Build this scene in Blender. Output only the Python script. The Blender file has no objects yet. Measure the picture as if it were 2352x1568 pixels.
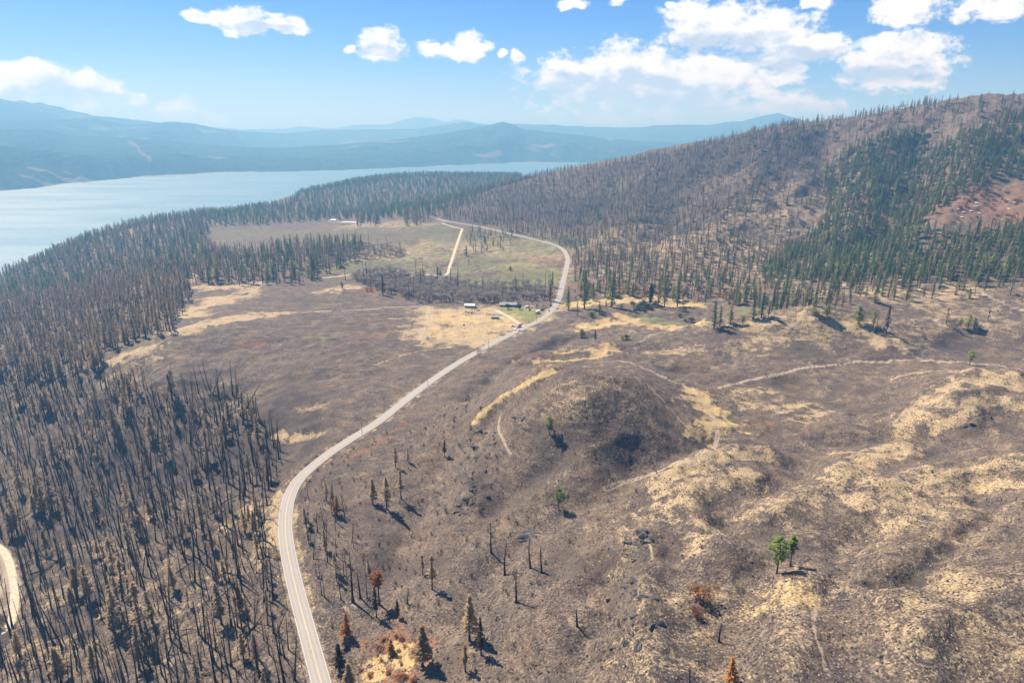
import bpy, math, random
import numpy as np
from mathutils import Vector

scene = bpy.context.scene
R = math.radians

# ------------------------------------------------------------------ camera
CAM_Z = 190.0
PITCH = R(17.3)                      # downwards
cam_data = bpy.data.cameras.new('camera')
cam_data.sensor_width = 36.0
cam_data.lens = 24.0
cam_data.clip_start = 1.0
cam_data.clip_end = 120000.0
cam = bpy.data.objects.new('camera', cam_data)
scene.collection.objects.link(cam)
cam.location = (0, 0, CAM_Z)
cam.rotation_euler = (R(90) - PITCH, 0, 0)
scene.camera = cam

# ------------------------------------------------------------------ sun and exposure
SUN_AZ, SUN_EL = R(-42), R(47)       # azimuth clockwise from +Y
S = Vector((math.sin(SUN_AZ) * math.cos(SUN_EL), math.cos(SUN_AZ) * math.cos(SUN_EL), math.sin(SUN_EL)))
sun_data = bpy.data.lights.new('sun', 'SUN')
sun_data.energy = 5.0
sun_data.angle = R(0.53)
sun_data.color = (1.0, 0.93, 0.82)
sun = bpy.data.objects.new('sun', sun_data)
scene.collection.objects.link(sun)
sun.location = S * 3000
sun.rotation_euler = S.to_track_quat('Z', 'Y').to_euler()

vs = scene.view_settings
vs.view_transform = 'Standard'
vs.look = 'None'
vs.exposure = 0.95
vs.gamma = 1.0
vs.use_curve_mapping = False
scene.render.engine = 'CYCLES'
scene.cycles.use_denoising = True
scene.cycles.max_bounces = 4
scene.cycles.diffuse_bounces = 1
scene.cycles.glossy_bounces = 2
scene.cycles.transmission_bounces = 2
scene.cycles.volume_bounces = 0
scene.cycles.transparent_max_bounces = 8
scene.cycles.sample_clamp_indirect = 4.0


# ------------------------------------------------------------------ node helper
class NT:
    def __init__(self, tree):
        self.t = tree
        self.n = tree.nodes
        self.n.clear()

    def new(self, typ, **kw):
        nd = self.n.new(typ)
        for k, v in kw.items():
            setattr(nd, k, v)
        return nd

    def link(self, a, b):
        self.t.links.new(a, b)

    def put(self, sock, val):
        if hasattr(val, 'links') or isinstance(val, bpy.types.NodeSocket):
            self.link(val, sock)
        else:
            if sock.type == 'RGBA' and len(val) == 3:
                val = (*val, 1.0)
            sock.default_value = val

    def math(self, op, a, b=None, c=None, clamp=False):
        nd = self.new('ShaderNodeMath', operation=op, use_clamp=clamp)
        self.put(nd.inputs[0], a)
        if b is not None:
            self.put(nd.inputs[1], b)
        if c is not None:
            self.put(nd.inputs[2], c)
        return nd.outputs[0]

    def vmath(self, op, a, b=None):
        nd = self.new('ShaderNodeVectorMath', operation=op)
        self.put(nd.inputs[0], a)
        if b is not None:
            self.put(nd.inputs[1], b)
        return nd.outputs['Value'] if op in ('DOT_PRODUCT', 'LENGTH') else nd.outputs[0]

    def mix(self, f, a, b, typ='MIX'):
        nd = self.new('ShaderNodeMix', data_type='RGBA', blend_type=typ)
        self.put(nd.inputs[0], f)
        self.put(nd.inputs[6], a)
        self.put(nd.inputs[7], b)
        return nd.outputs[2]

    def noise(self, vec, scale, detail=4.0, rough=0.55, dist=0.0):
        nd = self.new('ShaderNodeTexNoise')
        self.put(nd.inputs['Vector'], vec)
        nd.inputs['Scale'].default_value = scale
        nd.inputs['Detail'].default_value = detail
        nd.inputs['Roughness'].default_value = rough
        nd.inputs['Distortion'].default_value = dist
        return nd.outputs[0]

    def smooth(self, x, lo, hi):
        nd = self.new('ShaderNodeMapRange', interpolation_type='SMOOTHSTEP')
        self.put(nd.inputs[0], x)
        self.put(nd.inputs[1], lo)
        self.put(nd.inputs[2], hi)
        return nd.outputs[0]

    def scale(self, vec, s):
        nd = self.new('ShaderNodeVectorMath', operation='MULTIPLY')
        self.put(nd.inputs[0], vec)
        nd.inputs[1].default_value = s
        return nd.outputs[0]


def material(name):
    m = bpy.data.materials.new(name)
    m.use_nodes = True
    nt = NT(m.node_tree)
    out = nt.new('ShaderNodeOutputMaterial')
    return m, nt, out


# ------------------------------------------------------------------ photo pixel -> direction
# photo coordinates in a 2352 x 1568 frame: the focal length is 1568 pixels
FPX, CX, CY = 1568.0, 1176.0, 784.0
cp, sp = math.cos(PITCH), math.sin(PITCH)


def pix_dir(px, py):
    a = (np.asarray(px, float) - CX) / FPX
    v = (np.asarray(py, float) - CY) / FPX
    return a, cp - v * sp, -(sp + v * cp)         # x, y, z per metre of depth


def to_pix(x, y, z):
    z = z - CAM_Z
    d = np.maximum(y * cp - z * sp, 1e-3)
    v = (-z * cp - y * sp) / d
    return CX + FPX * x / d, CY + FPX * v, y * cp - z * sp


# ------------------------------------------------------------------ sky with scattered cumulus
world = bpy.data.worlds.new('World')
scene.world = world
world.use_nodes = True
world.cycles.sampling_method = 'MANUAL'
world.cycles.sample_map_resolution = 512
nt = NT(world.node_tree)
sky = nt.new('ShaderNodeTexSky', sky_type='NISHITA')
sky.sun_disc = False
sky.sun_elevation = SUN_EL
sky.sun_rotation = SUN_AZ % (2 * math.pi)
sky.altitude = 500.0
sky.air_density = 1.0
sky.dust_density = 0.4
sky.ozone_density = 3.0
tc = nt.new('ShaderNodeTexCoord')
sep = nt.new('ShaderNodeSeparateXYZ')
nt.link(tc.outputs['Generated'], sep.inputs[0])
az = nt.math('ARCTAN2', sep.outputs[0], sep.outputs[1])
el = nt.math('ARCSINE', sep.outputs[2])
comb = nt.new('ShaderNodeCombineXYZ')
nt.link(az, comb.inputs[0])
nt.link(el, comb.inputs[1])
p0 = comb.outputs[0]
warp = nt.new('ShaderNodeTexNoise')
nt.link(p0, warp.inputs['Vector'])
warp.inputs['Scale'].default_value = 22.0
warp.inputs['Detail'].default_value = 3.0
wv = nt.vmath('SUBTRACT', warp.outputs['Color'], (0.5, 0.5, 0.5))
wv = nt.scale(wv, (0.035, 0.022, 0.0))
pw = nt.vmath('ADD', p0, wv)
# photo pixel centre, half width, half height of each cumulus
CLOUDS = [(1500, 182, 290, 72), (1450, 230, 220, 52), (1400, 165, 150, 45), (1640, 165, 170, 50), (1560, 215, 200, 40),
          (1620, 255, 210, 24), (1800, 250, 110, 24),
          (1640, 55, 110, 52), (1760, 75, 110, 48), (1850, 110, 90, 34), (1600, 80, 60, 40), (1820, 165, 45, 26),
          (2060, 150, 110, 46), (2110, 110, 60, 36), (2020, 170, 80, 26), (2010, 100, 40, 18),
          (2080, 8, 70, 38), (2280, 10, 60, 30), (2195, 40, 20, 12),
          (875, 100, 58, 32), (1080, 105, 42, 34), (1040, 118, 40, 15), (985, 108, 26, 20), (800, 108, 20, 9),
          (575, 48, 75, 26), (500, 40, 60, 17), (660, 60, 42, 18), (455, 38, 26, 14),
          (60, 188, 95, 36), (190, 205, 95, 36), (270, 230, 60, 24), (415, 255, 55, 22), (495, 270, 26, 9),
          (1185, 130, 18, 12), (1150, 128, 14, 8), (1310, 8, 30, 12), (1420, 2, 26, 8), (1880, 5, 30, 14), (1540, 12, 14, 8)]
rng = random.Random(5)
ell = []
for (cx, cy, hw, hh) in CLOUDS:
    dx, dy, dz = pix_dir(cx, cy)
    n = math.sqrt(dx * dx + dy * dy + dz * dz)
    e_ = math.asin(dz / n)
    ell.append((math.atan2(dx, dy), e_, hw / FPX * 1.0, hh / FPX * 1.02))
for k in range(26):                                   # the same fair-weather sky all the way round and overhead
    a_ = rng.uniform(R(42), R(318))
    e_ = rng.uniform(R(3), R(40))
    w_ = rng.uniform(0.05, 0.17)
    ell.append((a_ if a_ < math.pi else a_ - 2 * math.pi, e_, w_, w_ * rng.uniform(0.25, 0.4)))
for k in range(8):
    a_ = rng.uniform(R(-38), R(38))
    w_ = rng.uniform(0.06, 0.16)
    ell.append((a_, rng.uniform(R(18), R(50)), w_, w_ * 0.35))


def cloud_field(p):
    best = None
    low = None
    for (a_, e_, w_, h_) in ell:
        q = nt.vmath('SUBTRACT', p, (a_, e_, 0))
        q = nt.scale(q, (1 / w_, 1 / h_, 0))
        d = nt.math('SUBTRACT', 1.0, nt.vmath('DOT_PRODUCT', q, q))
        best = d if best is None else nt.math('MAXIMUM', best, d)
    return best


body = nt.math('MAXIMUM', cloud_field(pw), -1.5)
pa = nt.scale(p0, (1.0, 1.55, 1.0))
n1 = nt.noise(pa, 24.0, 9.0, 0.60, 0.1)
sh = nt.vmath('ADD', pa, (-0.010, 0.020, 0.0))       # towards the light
n2 = nt.noise(sh, 24.0, 6.0, 0.58, 0.1)
n0 = nt.noise(pa, 60.0, 7.0, 0.68, 0.2)
base_shade = None
for (cx, cy, hw, hh) in [(1400, 212, 210, 42), (1530, 240, 190, 30), (2040, 180, 90, 22), (130, 226, 130, 22), (1660, 100, 130, 24), (1720, 272, 170, 12), (880, 118, 60, 14), (1800, 130, 110, 20), (590, 66, 100, 12)]:
    dx, dy, dz = pix_dir(cx, cy)
    q = nt.scale(nt.vmath('SUBTRACT', pw, (math.atan2(dx, dy), math.atan2(dz, math.hypot(dx, dy)), 0)), (FPX / hw, FPX / hh, 0))
    d = nt.math('SUBTRACT', 1.0, nt.vmath('DOT_PRODUCT', q, q))
    base_shade = d if base_shade is None else nt.math('MAXIMUM', base_shade, d)
base_shade = nt.smooth(base_shade, -0.6, 0.9)        # the flat undersides turned from the sun
dens = nt.math('ADD', nt.math('ADD', body, nt.math('MULTIPLY', nt.math('SUBTRACT', n0, 0.5), 2.2)), nt.math('MULTIPLY', nt.math('SUBTRACT', n1, 0.45), 2.9))
cover = nt.smooth(dens, -0.05, 0.80)
lump = nt.math('SUBTRACT', n1, n2)
thick = nt.smooth(dens, 0.5, 1.9)
lit = nt.smooth(nt.math('SUBTRACT', nt.math('MULTIPLY', lump, 3.0), nt.math('ADD', nt.math('MULTIPLY', thick, 0.25), nt.math('MULTIPLY', base_shade, 0.75))), -0.95, 0.10)
ccol = nt.mix(lit, (0.50, 0.56, 0.68), (1.0, 0.99, 0.98))
bg = nt.new('ShaderNodeBackground')
hs = nt.new('ShaderNodeHueSaturation')
nt.link(sky.outputs[0], hs.inputs['Color'])
hs.inputs['Saturation'].default_value = 1.4
nt.link(nt.mix(1.0, hs.outputs[0], (0.60, 0.70, 1.10), 'MULTIPLY'), bg.inputs[0])
bg.inputs[1].default_value = 0.06
bgc = nt.new('ShaderNodeBackground')
nt.link(ccol, bgc.inputs[0])
bgc.inputs[1].default_value = 0.66
ms = nt.new('ShaderNodeMixShader')
nt.link(nt.math('MULTIPLY', cover, 0.97), ms.inputs[0])
nt.link(bg.outputs[0], ms.inputs[1])
nt.link(bgc.outputs[0], ms.inputs[2])
wo = nt.new('ShaderNodeOutputWorld')
nt.link(ms.outputs[0], wo.inputs[0])


# ------------------------------------------------------------------ scene graph helpers
def tag(o, label=None, category=None, group=None, kind=None):
    if label:
        o['label'] = label
    if category:
        o['category'] = category
    if group:
        o['group'] = group
    if kind:
        o['kind'] = kind
    return o


def link(o, parent=None):
    scene.collection.objects.link(o)
    if parent is not None:
        o.parent = parent
    return o


def empty(name, loc, rz=0.0):
    o = bpy.data.objects.new(name, None)
    o.empty_display_size = 0.5
    o.location = loc
    o.rotation_euler = (0, 0, rz)
    return link(o)


def mesh_from(name, verts, faces, mats, smooth=False, midx=None):
    me = bpy.data.meshes.new(name)
    me.from_pydata([tuple(v) for v in verts], [], [tuple(f) for f in faces])
    for m in (mats if isinstance(mats, (list, tuple)) else [mats]):
        me.materials.append(m)
    if midx is not None:
        me.polygons.foreach_set('material_index', midx)
    if smooth:
        me.polygons.foreach_set('use_smooth', [True] * len(me.polygons))
    me.update()
    return me


def grid_mesh(name, V, rows, cols, mat, closed=False):
    """quads over a rows x cols vertex grid, wrapped in the column direction when closed"""
    me = bpy.data.meshes.new(name)
    i = np.arange(rows - 1)[:, None]
    j = np.arange(cols if closed else cols - 1)[None, :]
    j2 = (j + 1) % cols
    F = np.stack([i * cols + j, i * cols + j2, (i + 1) * cols + j2, (i + 1) * cols + j], -1).reshape(-1, 4)
    me.vertices.add(len(V))
    me.vertices.foreach_set('co', np.ascontiguousarray(V, dtype=np.float32).ravel())
    me.loops.add(F.size)
    me.loops.foreach_set('vertex_index', F.astype(np.int32).ravel())
    me.polygons.add(len(F))
    me.polygons.foreach_set('loop_start', (np.arange(len(F)) * 4).astype(np.int32))
    me.polygons.foreach_set('use_smooth', np.ones(len(F), dtype=bool))
    me.materials.append(mat)
    me.update(calc_edges=True)
    return me


# ------------------------------------------------------------------ numpy noise
_prng = np.random.default_rng(11)
_perm = _prng.permutation(4096)
_ga = _prng.uniform(0, 2 * np.pi, 4096)
_gx, _gy = np.cos(_ga), np.sin(_ga)


def perlin(x, y):
    xi = np.floor(x).astype(np.int64)
    yi = np.floor(y).astype(np.int64)
    xf, yf = x - xi, y - yi
    u = xf * xf * xf * (xf * (xf * 6 - 15) + 10)
    v = yf * yf * yf * (yf * (yf * 6 - 15) + 10)

    def g(ix, iy, dx, dy):
        h = _perm[(_perm[ix & 4095] + iy) & 4095]
        return _gx[h] * dx + _gy[h] * dy
    a = g(xi, yi, xf, yf)
    b = g(xi + 1, yi, xf - 1, yf)
    c = g(xi, yi + 1, xf, yf - 1)
    d = g(xi + 1, yi + 1, xf - 1, yf - 1)
    return (a + u * (b - a)) + v * ((c + u * (d - c)) - (a + u * (b - a)))


def fbm(x, y, octaves=4, gain=0.5):
    s, amp = 0.0, 1.0
    for k in range(octaves):
        s = s + amp * perlin(x * 2 ** k + 17.3 * k, y * 2 ** k - 9.1 * k)
        amp *= gain
    return s


def sstep(x, a, b):
    t = np.clip((x - a) / (b - a), 0, 1)
    return t * t * (3 - 2 * t)


# ------------------------------------------------------------------ terrain heights
LAKE_Z = -130.0
CTRL_Z = [   # photo x, photo y, ground elevation
    (738, 1568, 0), (675, 1330, 0), (652, 1190, 0), (700, 1090, 0), (800, 1012, 0), (950, 905, 0), (1090, 812, 0),
    (1200, 755, 0), (1275, 705, 0), (1298, 625, 0), (1285, 567, 0), (1100, 520, 0), (1000, 503, -2),
    (620, 950, -3), (500, 830, -4), (300, 830, -8), (450, 720, -8), (700, 740, -2), (850, 850, -2), (690, 685, -2),
    (790, 662, -2), (950, 705, -2), (900, 640, -14), (1050, 665, -11), (1200, 680, -6), (1160, 730, 0), (1000, 780, -1),
    (1150, 620, -4), (900, 600, -9), (700, 540, -13), (850, 520, -11), (1040, 560, -5),
    (350, 886, -9), (540, 886, -7), (450, 960, -22), (420, 1100, -34), (560, 1040, -18), (610, 1130, -9), (570, 1250, -13),
    (600, 1400, -9), (650, 1500, -5), (400, 1300, -30), (300, 1150, -44), (200, 1400, -44), (400, 1500, -24), (520, 1568, -12),
    (200, 1568, -38), (0, 1568, -50), (0, 1380, -54), (100, 1000, -52), (250, 950, -36), (0, 850, -62), (150, 800, -42),
    (0, 760, -66), (250, 700, -36), (390, 660, -22), (250, 840, -16),
    (0, 690, -92), (20, 632, -112), (150, 572, -100), (200, 630, -70), (300, 530, -86), (400, 590, -45), (500, 500, -74),
    (520, 560, -28), (620, 585, -18), (620, 467, -62), (720, 447, -72), (850, 433, -76), (1000, 426, -72), (1110, 416, -66),
    (800, 480, -32), (950, 470, -26), (600, 530, -30),
    # near right: knoll, saddle, spurs
    (1340, 856, 51), (1270, 870, 46), (1430, 880, 45), (1340, 940, 46), (1340, 1030, 33), (1220, 930, 36), (1150, 1000, 24),
    (1480, 960, 36), (1560, 1010, 24), (1640, 990, 19), (1480, 1095, 24), (1350, 1120, 27), (1200, 1100, 20), (1050, 1050, 9),
    (1640, 1062, 30), (1350, 1190, 29), (1220, 1260, 21), (1080, 1250, 13), (1000, 1350, 11), (880, 1400, 6), (800, 1200, 5),
    (900, 1130, 6), (850, 1060, 3), (1000, 960, 6), (1080, 905, 8), (1180, 835, 8), (1300, 810, 8), (1450, 790, 8), (1400, 830, 14),
    (1600, 830, 10), (1560, 780, 8), (850, 1568, 5), (1000, 1568, 14), (1176, 1568, 24), (1500, 1568, 38), (1480, 1400, 38),
    (1480, 1250, 35), (1800, 1568, 46), (2352, 1568, 54), (1800, 1310, 40), (1900, 1150, 33), (2100, 1080, 31), (2100, 1250, 42),
    (2352, 1250, 50), (1850, 1050, 22), (1800, 950, 15), (1950, 1000, 20), (2000, 900, 17), (2150, 930, 30), (2220, 862, 35),
    (2352, 870, 36), (2352, 940, 34), (2250, 1010, 32), (2300, 830, 18), (2000, 825, 13), (1750, 850, 11), (1850, 790, 18),
    (1860, 728, 29), (1720, 738, 20), (1980, 748, 24), (2150, 770, 18), (2300, 720, 26), (2150, 690, 30), (2352, 690, 36),
    (1600, 740, 4), (1650, 690, 5), (1500, 715, 3), (1400, 720, 4), (1400, 645, 3), (1700, 640, 7), (2000, 650, 28), (2352, 640, 44),
]
CTRL_D = [   # photo x, photo y, distance along the view axis
    (2352, 232, 1230), (2200, 228, 1330), (2080, 248, 1390), (1950, 278, 1420), (1800, 296, 1450), (1650, 330, 1500),
    (1500, 365, 1560), (1380, 385, 1620), (1280, 400, 1680), (1180, 422, 1740), (1100, 452, 1720),
    (1700, 500, 1140), (1500, 500, 1230), (1350, 500, 1330), (1200, 490, 1480), (2000, 500, 1010), (2200, 500, 920), (2352, 480, 890),
    (1800, 400, 1270), (2000, 380, 1200), (2200, 360, 1120), (2352, 350, 1060), (1600, 420, 1330), (1450, 440, 1430), (1560, 560, 1030),
    (1350, 580, 1080), (1850, 580, 960), (2100, 580, 840),
]
CTRL_W = [   # ground the photograph does not show: x, y, elevation
    (-150, 40, -42), (0, 40, 16), (200, 40, 46), (450, 100, 66), (650, 350, 78), (850, 700, 118), (1100, 950, 235), (1500, 900, 290),
    (-600, 0, -88), (-900, 400, -112), (-1100, 900, -140), (0, -500, 0), (-600, -500, -90), (700, -500, 90), (1500, 0, 220),
    (1900, 1300, 310), (-1600, 1600, -190), (-1600, 0, -190), (-1600, -1200, -190), (0, -1600, 10), (1600, -1600, 220),
    (700, 4300, -190), (1600, 3600, -160), (2600, 3000, 40),
    (400, 2300, 20), (900, 2100, 110), (1500, 1900, 190), (1000, 1750, 165), (-900, 4200, -200), (3200, 1200, 320), (3200, -400, 260),
    (-3500, 1500, -230), (-3500, -1500, -230), (0, 5200, -230), (2500, 4500, -200), (0, -4000, 40), (3500, -3500, 200), (-3500, -4000, -200), (4500, 4000, 50)]
pts = []
for (px, py, z) in CTRL_Z:
    dx, dy, dz = pix_dir(px, py)
    t = (z - CAM_Z) / dz
    pts.append((dx * t, dy * t, z))
for (px, py, d) in CTRL_D:
    dx, dy, dz = pix_dir(px, py)
    pts.append((dx * d, dy * d, CAM_Z + dz * d))
for (px, py, z) in [(20, 632, -112), (150, 572, -100), (300, 530, -86), (400, 512, -80), (500, 500, -74), (620, 467, -62), (720, 447, -72), (850, 433, -76), (1000, 426, -72), (1110, 416, -66), (-150, 700, -115)]:
    dx, dy, dz = pix_dir(px, py)         # beyond the wooded brow the land falls to the lake
    t = (z - CAM_Z) / dz
    pts.append((dx * t * 1.10, dy * t * 1.10, -150))
    pts.append((dx * t * 1.28, dy * t * 1.28, -200))
pts += CTRL_W
P = np.array(pts, float)
PX = P[:, :2] / 1000.0


def _tps_kernel(r2):
    return 0.5 * r2 * np.log(np.maximum(r2, 1e-12))


n = len(P)
A = np.zeros((n + 3, n + 3))
A[:n, :n] = _tps_kernel(((PX[:, None] - PX[None]) ** 2).sum(-1)) + np.eye(n) * 2e-5
A[:n, n] = 1
A[:n, n + 1:] = PX
A[n:, :n] = A[:n, n:].T
W = np.linalg.solve(A, np.concatenate([P[:, 2], np.zeros(3)]))


def tps(x, y):
    X = np.stack([np.ravel(x), np.ravel(y)], -1) / 1000.0
    out = np.empty(len(X))
    for s in range(0, len(X), 20000):
        q = X[s:s + 20000]
        r2 = (q[:, :1] - PX[None, :, 0]) ** 2 + (q[:, 1:] - PX[None, :, 1]) ** 2
        out[s:s + 20000] = _tps_kernel(r2) @ W[:n] + W[n] + q @ W[n + 1:]
    return out.reshape(np.shape(x))


# rings and spokes of the ground sheet: fine where the land is near and in view, coarse elsewhere
fine = np.linspace(-47, 47, 900)
side = 47 + np.cumsum(np.linspace(0.6, 9.0, 25))
side = side[side < 176]
AZ = np.radians(np.concatenate([-side[::-1], fine, side, [180.0]]))
rr = np.linspace(110, 4600, 40000)
dens_r = 0.55 / rr / math.log(4600 / 110) + 0.45 * (190 / (rr ** 2 + 190 ** 2)) / (math.atan(190 / 110) - math.atan(190 / 4600))
cum = np.cumsum(dens_r)
cum /= cum[-1]
RG = np.concatenate([[3, 30, 70], np.interp(np.linspace(0, 1, 720), cum, rr)])
NR, NA = len(RG), len(AZ)
GX = RG[:, None] * np.sin(AZ)[None]
GY = RG[:, None] * np.cos(AZ)[None]
cr = np.unique(np.concatenate([np.arange(0, NR, 4), [NR - 1]]))
ca = np.unique(np.concatenate([np.arange(0, NA, 4), np.arange(0, len(side)), np.arange(NA - len(side) - 1, NA)]))
Zc = tps(GX[np.ix_(cr, ca)], GY[np.ix_(cr, ca)])
# the spline is smooth: evaluate it on every fourth vertex and interpolate
tmp = np.empty((len(cr), NA))
for i in range(len(cr)):
    tmp[i] = np.interp(AZ, AZ[ca], Zc[i])
GZ = np.empty((NR, NA))
for j in range(NA):
    GZ[:, j] = np.interp(RG, RG[cr], tmp[:, j])
del tmp


def pix_world(px, py, grid=None):
    """first point of the ground that the photograph's pixel looks at"""
    az_, rg_, gz_, s0 = grid if grid else (AZ, RG, GZ, 3)
    px, py = np.atleast_1d(px).astype(float), np.atleast_1d(py).astype(float)
    dx, dy, dz = pix_dir(px, py)
    a = np.arctan2(dx, dy)
    te = dz / np.hypot(dx, dy)
    out = np.empty((len(px), 3))
    for k in range(len(px)):
        j = int(np.clip(np.searchsorted(az_, a[k]), 1, len(az_) - 1))
        f = (a[k] - az_[j - 1]) / (az_[j] - az_[j - 1])
        col = gz_[s0:, j - 1] * (1 - f) + gz_[s0:, j] * f
        e = (col - CAM_Z) / rg_[s0:]
        hit = np.nonzero(e >= te[k])[0]
        if len(hit) == 0:
            i, t = len(e) - 1, 0.0
        else:
            i = hit[0]
            t = 0.0 if i == 0 else (te[k] - e[i - 1]) / max(e[i] - e[i - 1], 1e-9)
        r = rg_[s0 + i] if i == 0 else rg_[s0 - 1 + i] + t * (rg_[s0 + i] - rg_[s0 - 1 + i])
        out[k] = (r * math.sin(a[k]), r * math.cos(a[k]), CAM_Z + r * te[k])
    return out


def ground(x, y):
    x, y = np.asarray(x, float), np.asarray(y, float)
    a = np.arctan2(x, y)
    r = np.hypot(x, y)
    j = np.clip(np.searchsorted(AZ, a), 1, NA - 1)
    i = np.clip(np.searchsorted(RG, r), 1, NR - 1)
    fa = np.clip((a - AZ[j - 1]) / (AZ[j] - AZ[j - 1]), 0, 1)
    fr = np.clip((r - RG[i - 1]) / (RG[i] - RG[i - 1]), 0, 1)
    return ((GZ[i - 1, j - 1] * (1 - fa) + GZ[i - 1, j] * fa) * (1 - fr) + (GZ[i, j - 1] * (1 - fa) + GZ[i, j] * fa) * fr)


def smooth_line(points, step):
    """Catmull-Rom through the points, resampled at even steps"""
    p = np.asarray(points, float)
    q = np.concatenate([[2 * p[0] - p[1]], p, [2 * p[-1] - p[-2]]])
    res = []
    for k in range(len(p) - 1):
        t = np.linspace(0, 1, 24, endpoint=False)[:, None]
        a, b, c, d = q[k], q[k + 1], q[k + 2], q[k + 3]
        res.append(0.5 * (2 * b + (c - a) * t + (2 * a - 5 * b + 4 * c - d) * t ** 2 + (3 * b - a - 3 * c + d) * t ** 3))
    res = np.concatenate(res + [p[-1:]])
    s = np.concatenate([[0], np.cumsum(np.linalg.norm(np.diff(res[:, :2], axis=0), axis=1))])
    u = np.arange(0, s[-1], step)
    return np.stack([np.interp(u, s, res[:, k]) for k in range(res.shape[1])], -1)


def seg_dist(x, y, line):
    """distance to a polyline and the fraction-weighted third column (height) at the nearest point"""
    best = np.full(np.shape(x), 1e9)
    val = np.zeros(np.shape(x))
    for k in range(len(line) - 1):
        ax, ay = line[k, :2]
        bx, by = line[k + 1, :2]
        L2 = max((bx - ax) ** 2 + (by - ay) ** 2, 1e-9)
        t = np.clip(((x - ax) * (bx - ax) + (y - ay) * (by - ay)) / L2, 0, 1)
        d = np.hypot(x - ax - t * (bx - ax), y - ay - t * (by - ay))
        m = d < best
        best[m] = d[m]
        if line.shape[1] > 2:
            val[m] = (line[k, 2] + t * (line[k + 1, 2] - line[k, 2]))[m]
    return best, val


# ------------------------------------------------------------------ main road line (from the photograph, onto the ground)
ROAD_PIX = [(756, 1640), (738, 1568), (716, 1490), (697, 1420), (676, 1335), (660, 1260), (655, 1200), (664, 1145), (690, 1098), (745, 1050),
            (800, 1012), (870, 965), (950, 905), (1030, 848), (1090, 812), (1140, 785), (1200, 755), (1245, 730), (1273, 705),
            (1286, 680), (1294, 645), (1301, 615), (1303, 590), (1285, 568), (1240, 553), (1180, 538), (1100, 520), (1040, 511), (1003, 503)]
rw = pix_world([p[0] for p in ROAD_PIX], [p[1] for p in ROAD_PIX])
rw[:, 2] = np.convolve(np.pad(rw[:, 2], 2, mode='edge'), np.ones(5) / 5, 'valid')
ROAD = smooth_line(rw, 4.0)
SPUR_PIX = [[(1062, 526), (1055, 545), (1045, 575), (1033, 612), (1026, 630), (1005, 632), (960, 628), (905, 622), (850, 626), (790, 633), (730, 640)],
            [(1062, 526), (1040, 521), (1015, 513)],
            [(-40, 1255), (10, 1275), (28, 1320), (30, 1370), (12, 1430), (-60, 1480)],
            [(1206, 752), (1190, 742), (1170, 728), (1150, 718), (1140, 712)]]
SPURS = []
for s_ in SPUR_PIX:
    w_ = pix_world([p[0] for p in s_], [p[1] for p in s_])
    if s_[0][0] < 0:
        w_[:, 2] = w_[:, 2].mean()
    SPURS.append(smooth_line(w_, 3.0))


def flatten(line, inner, outer, drop):
    x0, x1 = line[:, 0].min() - outer, line[:, 0].max() + outer
    y0, y1 = line[:, 1].min() - outer, line[:, 1].max() + outer
    m = (GX > x0) & (GX < x1) & (GY > y0) & (GY < y1)
    d, zz = seg_dist(GX[m], GY[m], line[::2] if len(line) > 60 else line)
    w_ = 1 - sstep(d, inner, outer)
    GZ[m] = GZ[m] * (1 - w_) + (zz - drop) * w_
    ds = np.full(GX.shape, 1e9)
    ds[m] = d
    return ds


def sculpt(pix, amp, width):
    """raise a crest or cut a gully along a line traced on the ground"""
    w_ = pix_world([p[0] for p in pix], [p[1] for p in pix])
    line = smooth_line(w_, max(4.0, width * 0.3)) if len(pix) > 2 else w_
    m = ((GX > line[:, 0].min() - 3 * width) & (GX < line[:, 0].max() + 3 * width) & (GY > line[:, 1].min() - 3 * width) & (GY < line[:, 1].max() + 3 * width))
    d, _ = seg_dist(GX[m], GY[m], line)
    d = d * (1 + 0.35 * fbm(GX[m] / (width * 1.5), GY[m] / (width * 1.5), 2))
    SC[m] += amp * np.exp(-(d / width) ** 2 * (1.2 if amp < 0 else 0.9)) * (1 + 0.5 * fbm(GX[m] / 30, GY[m] / 30, 2))


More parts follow.
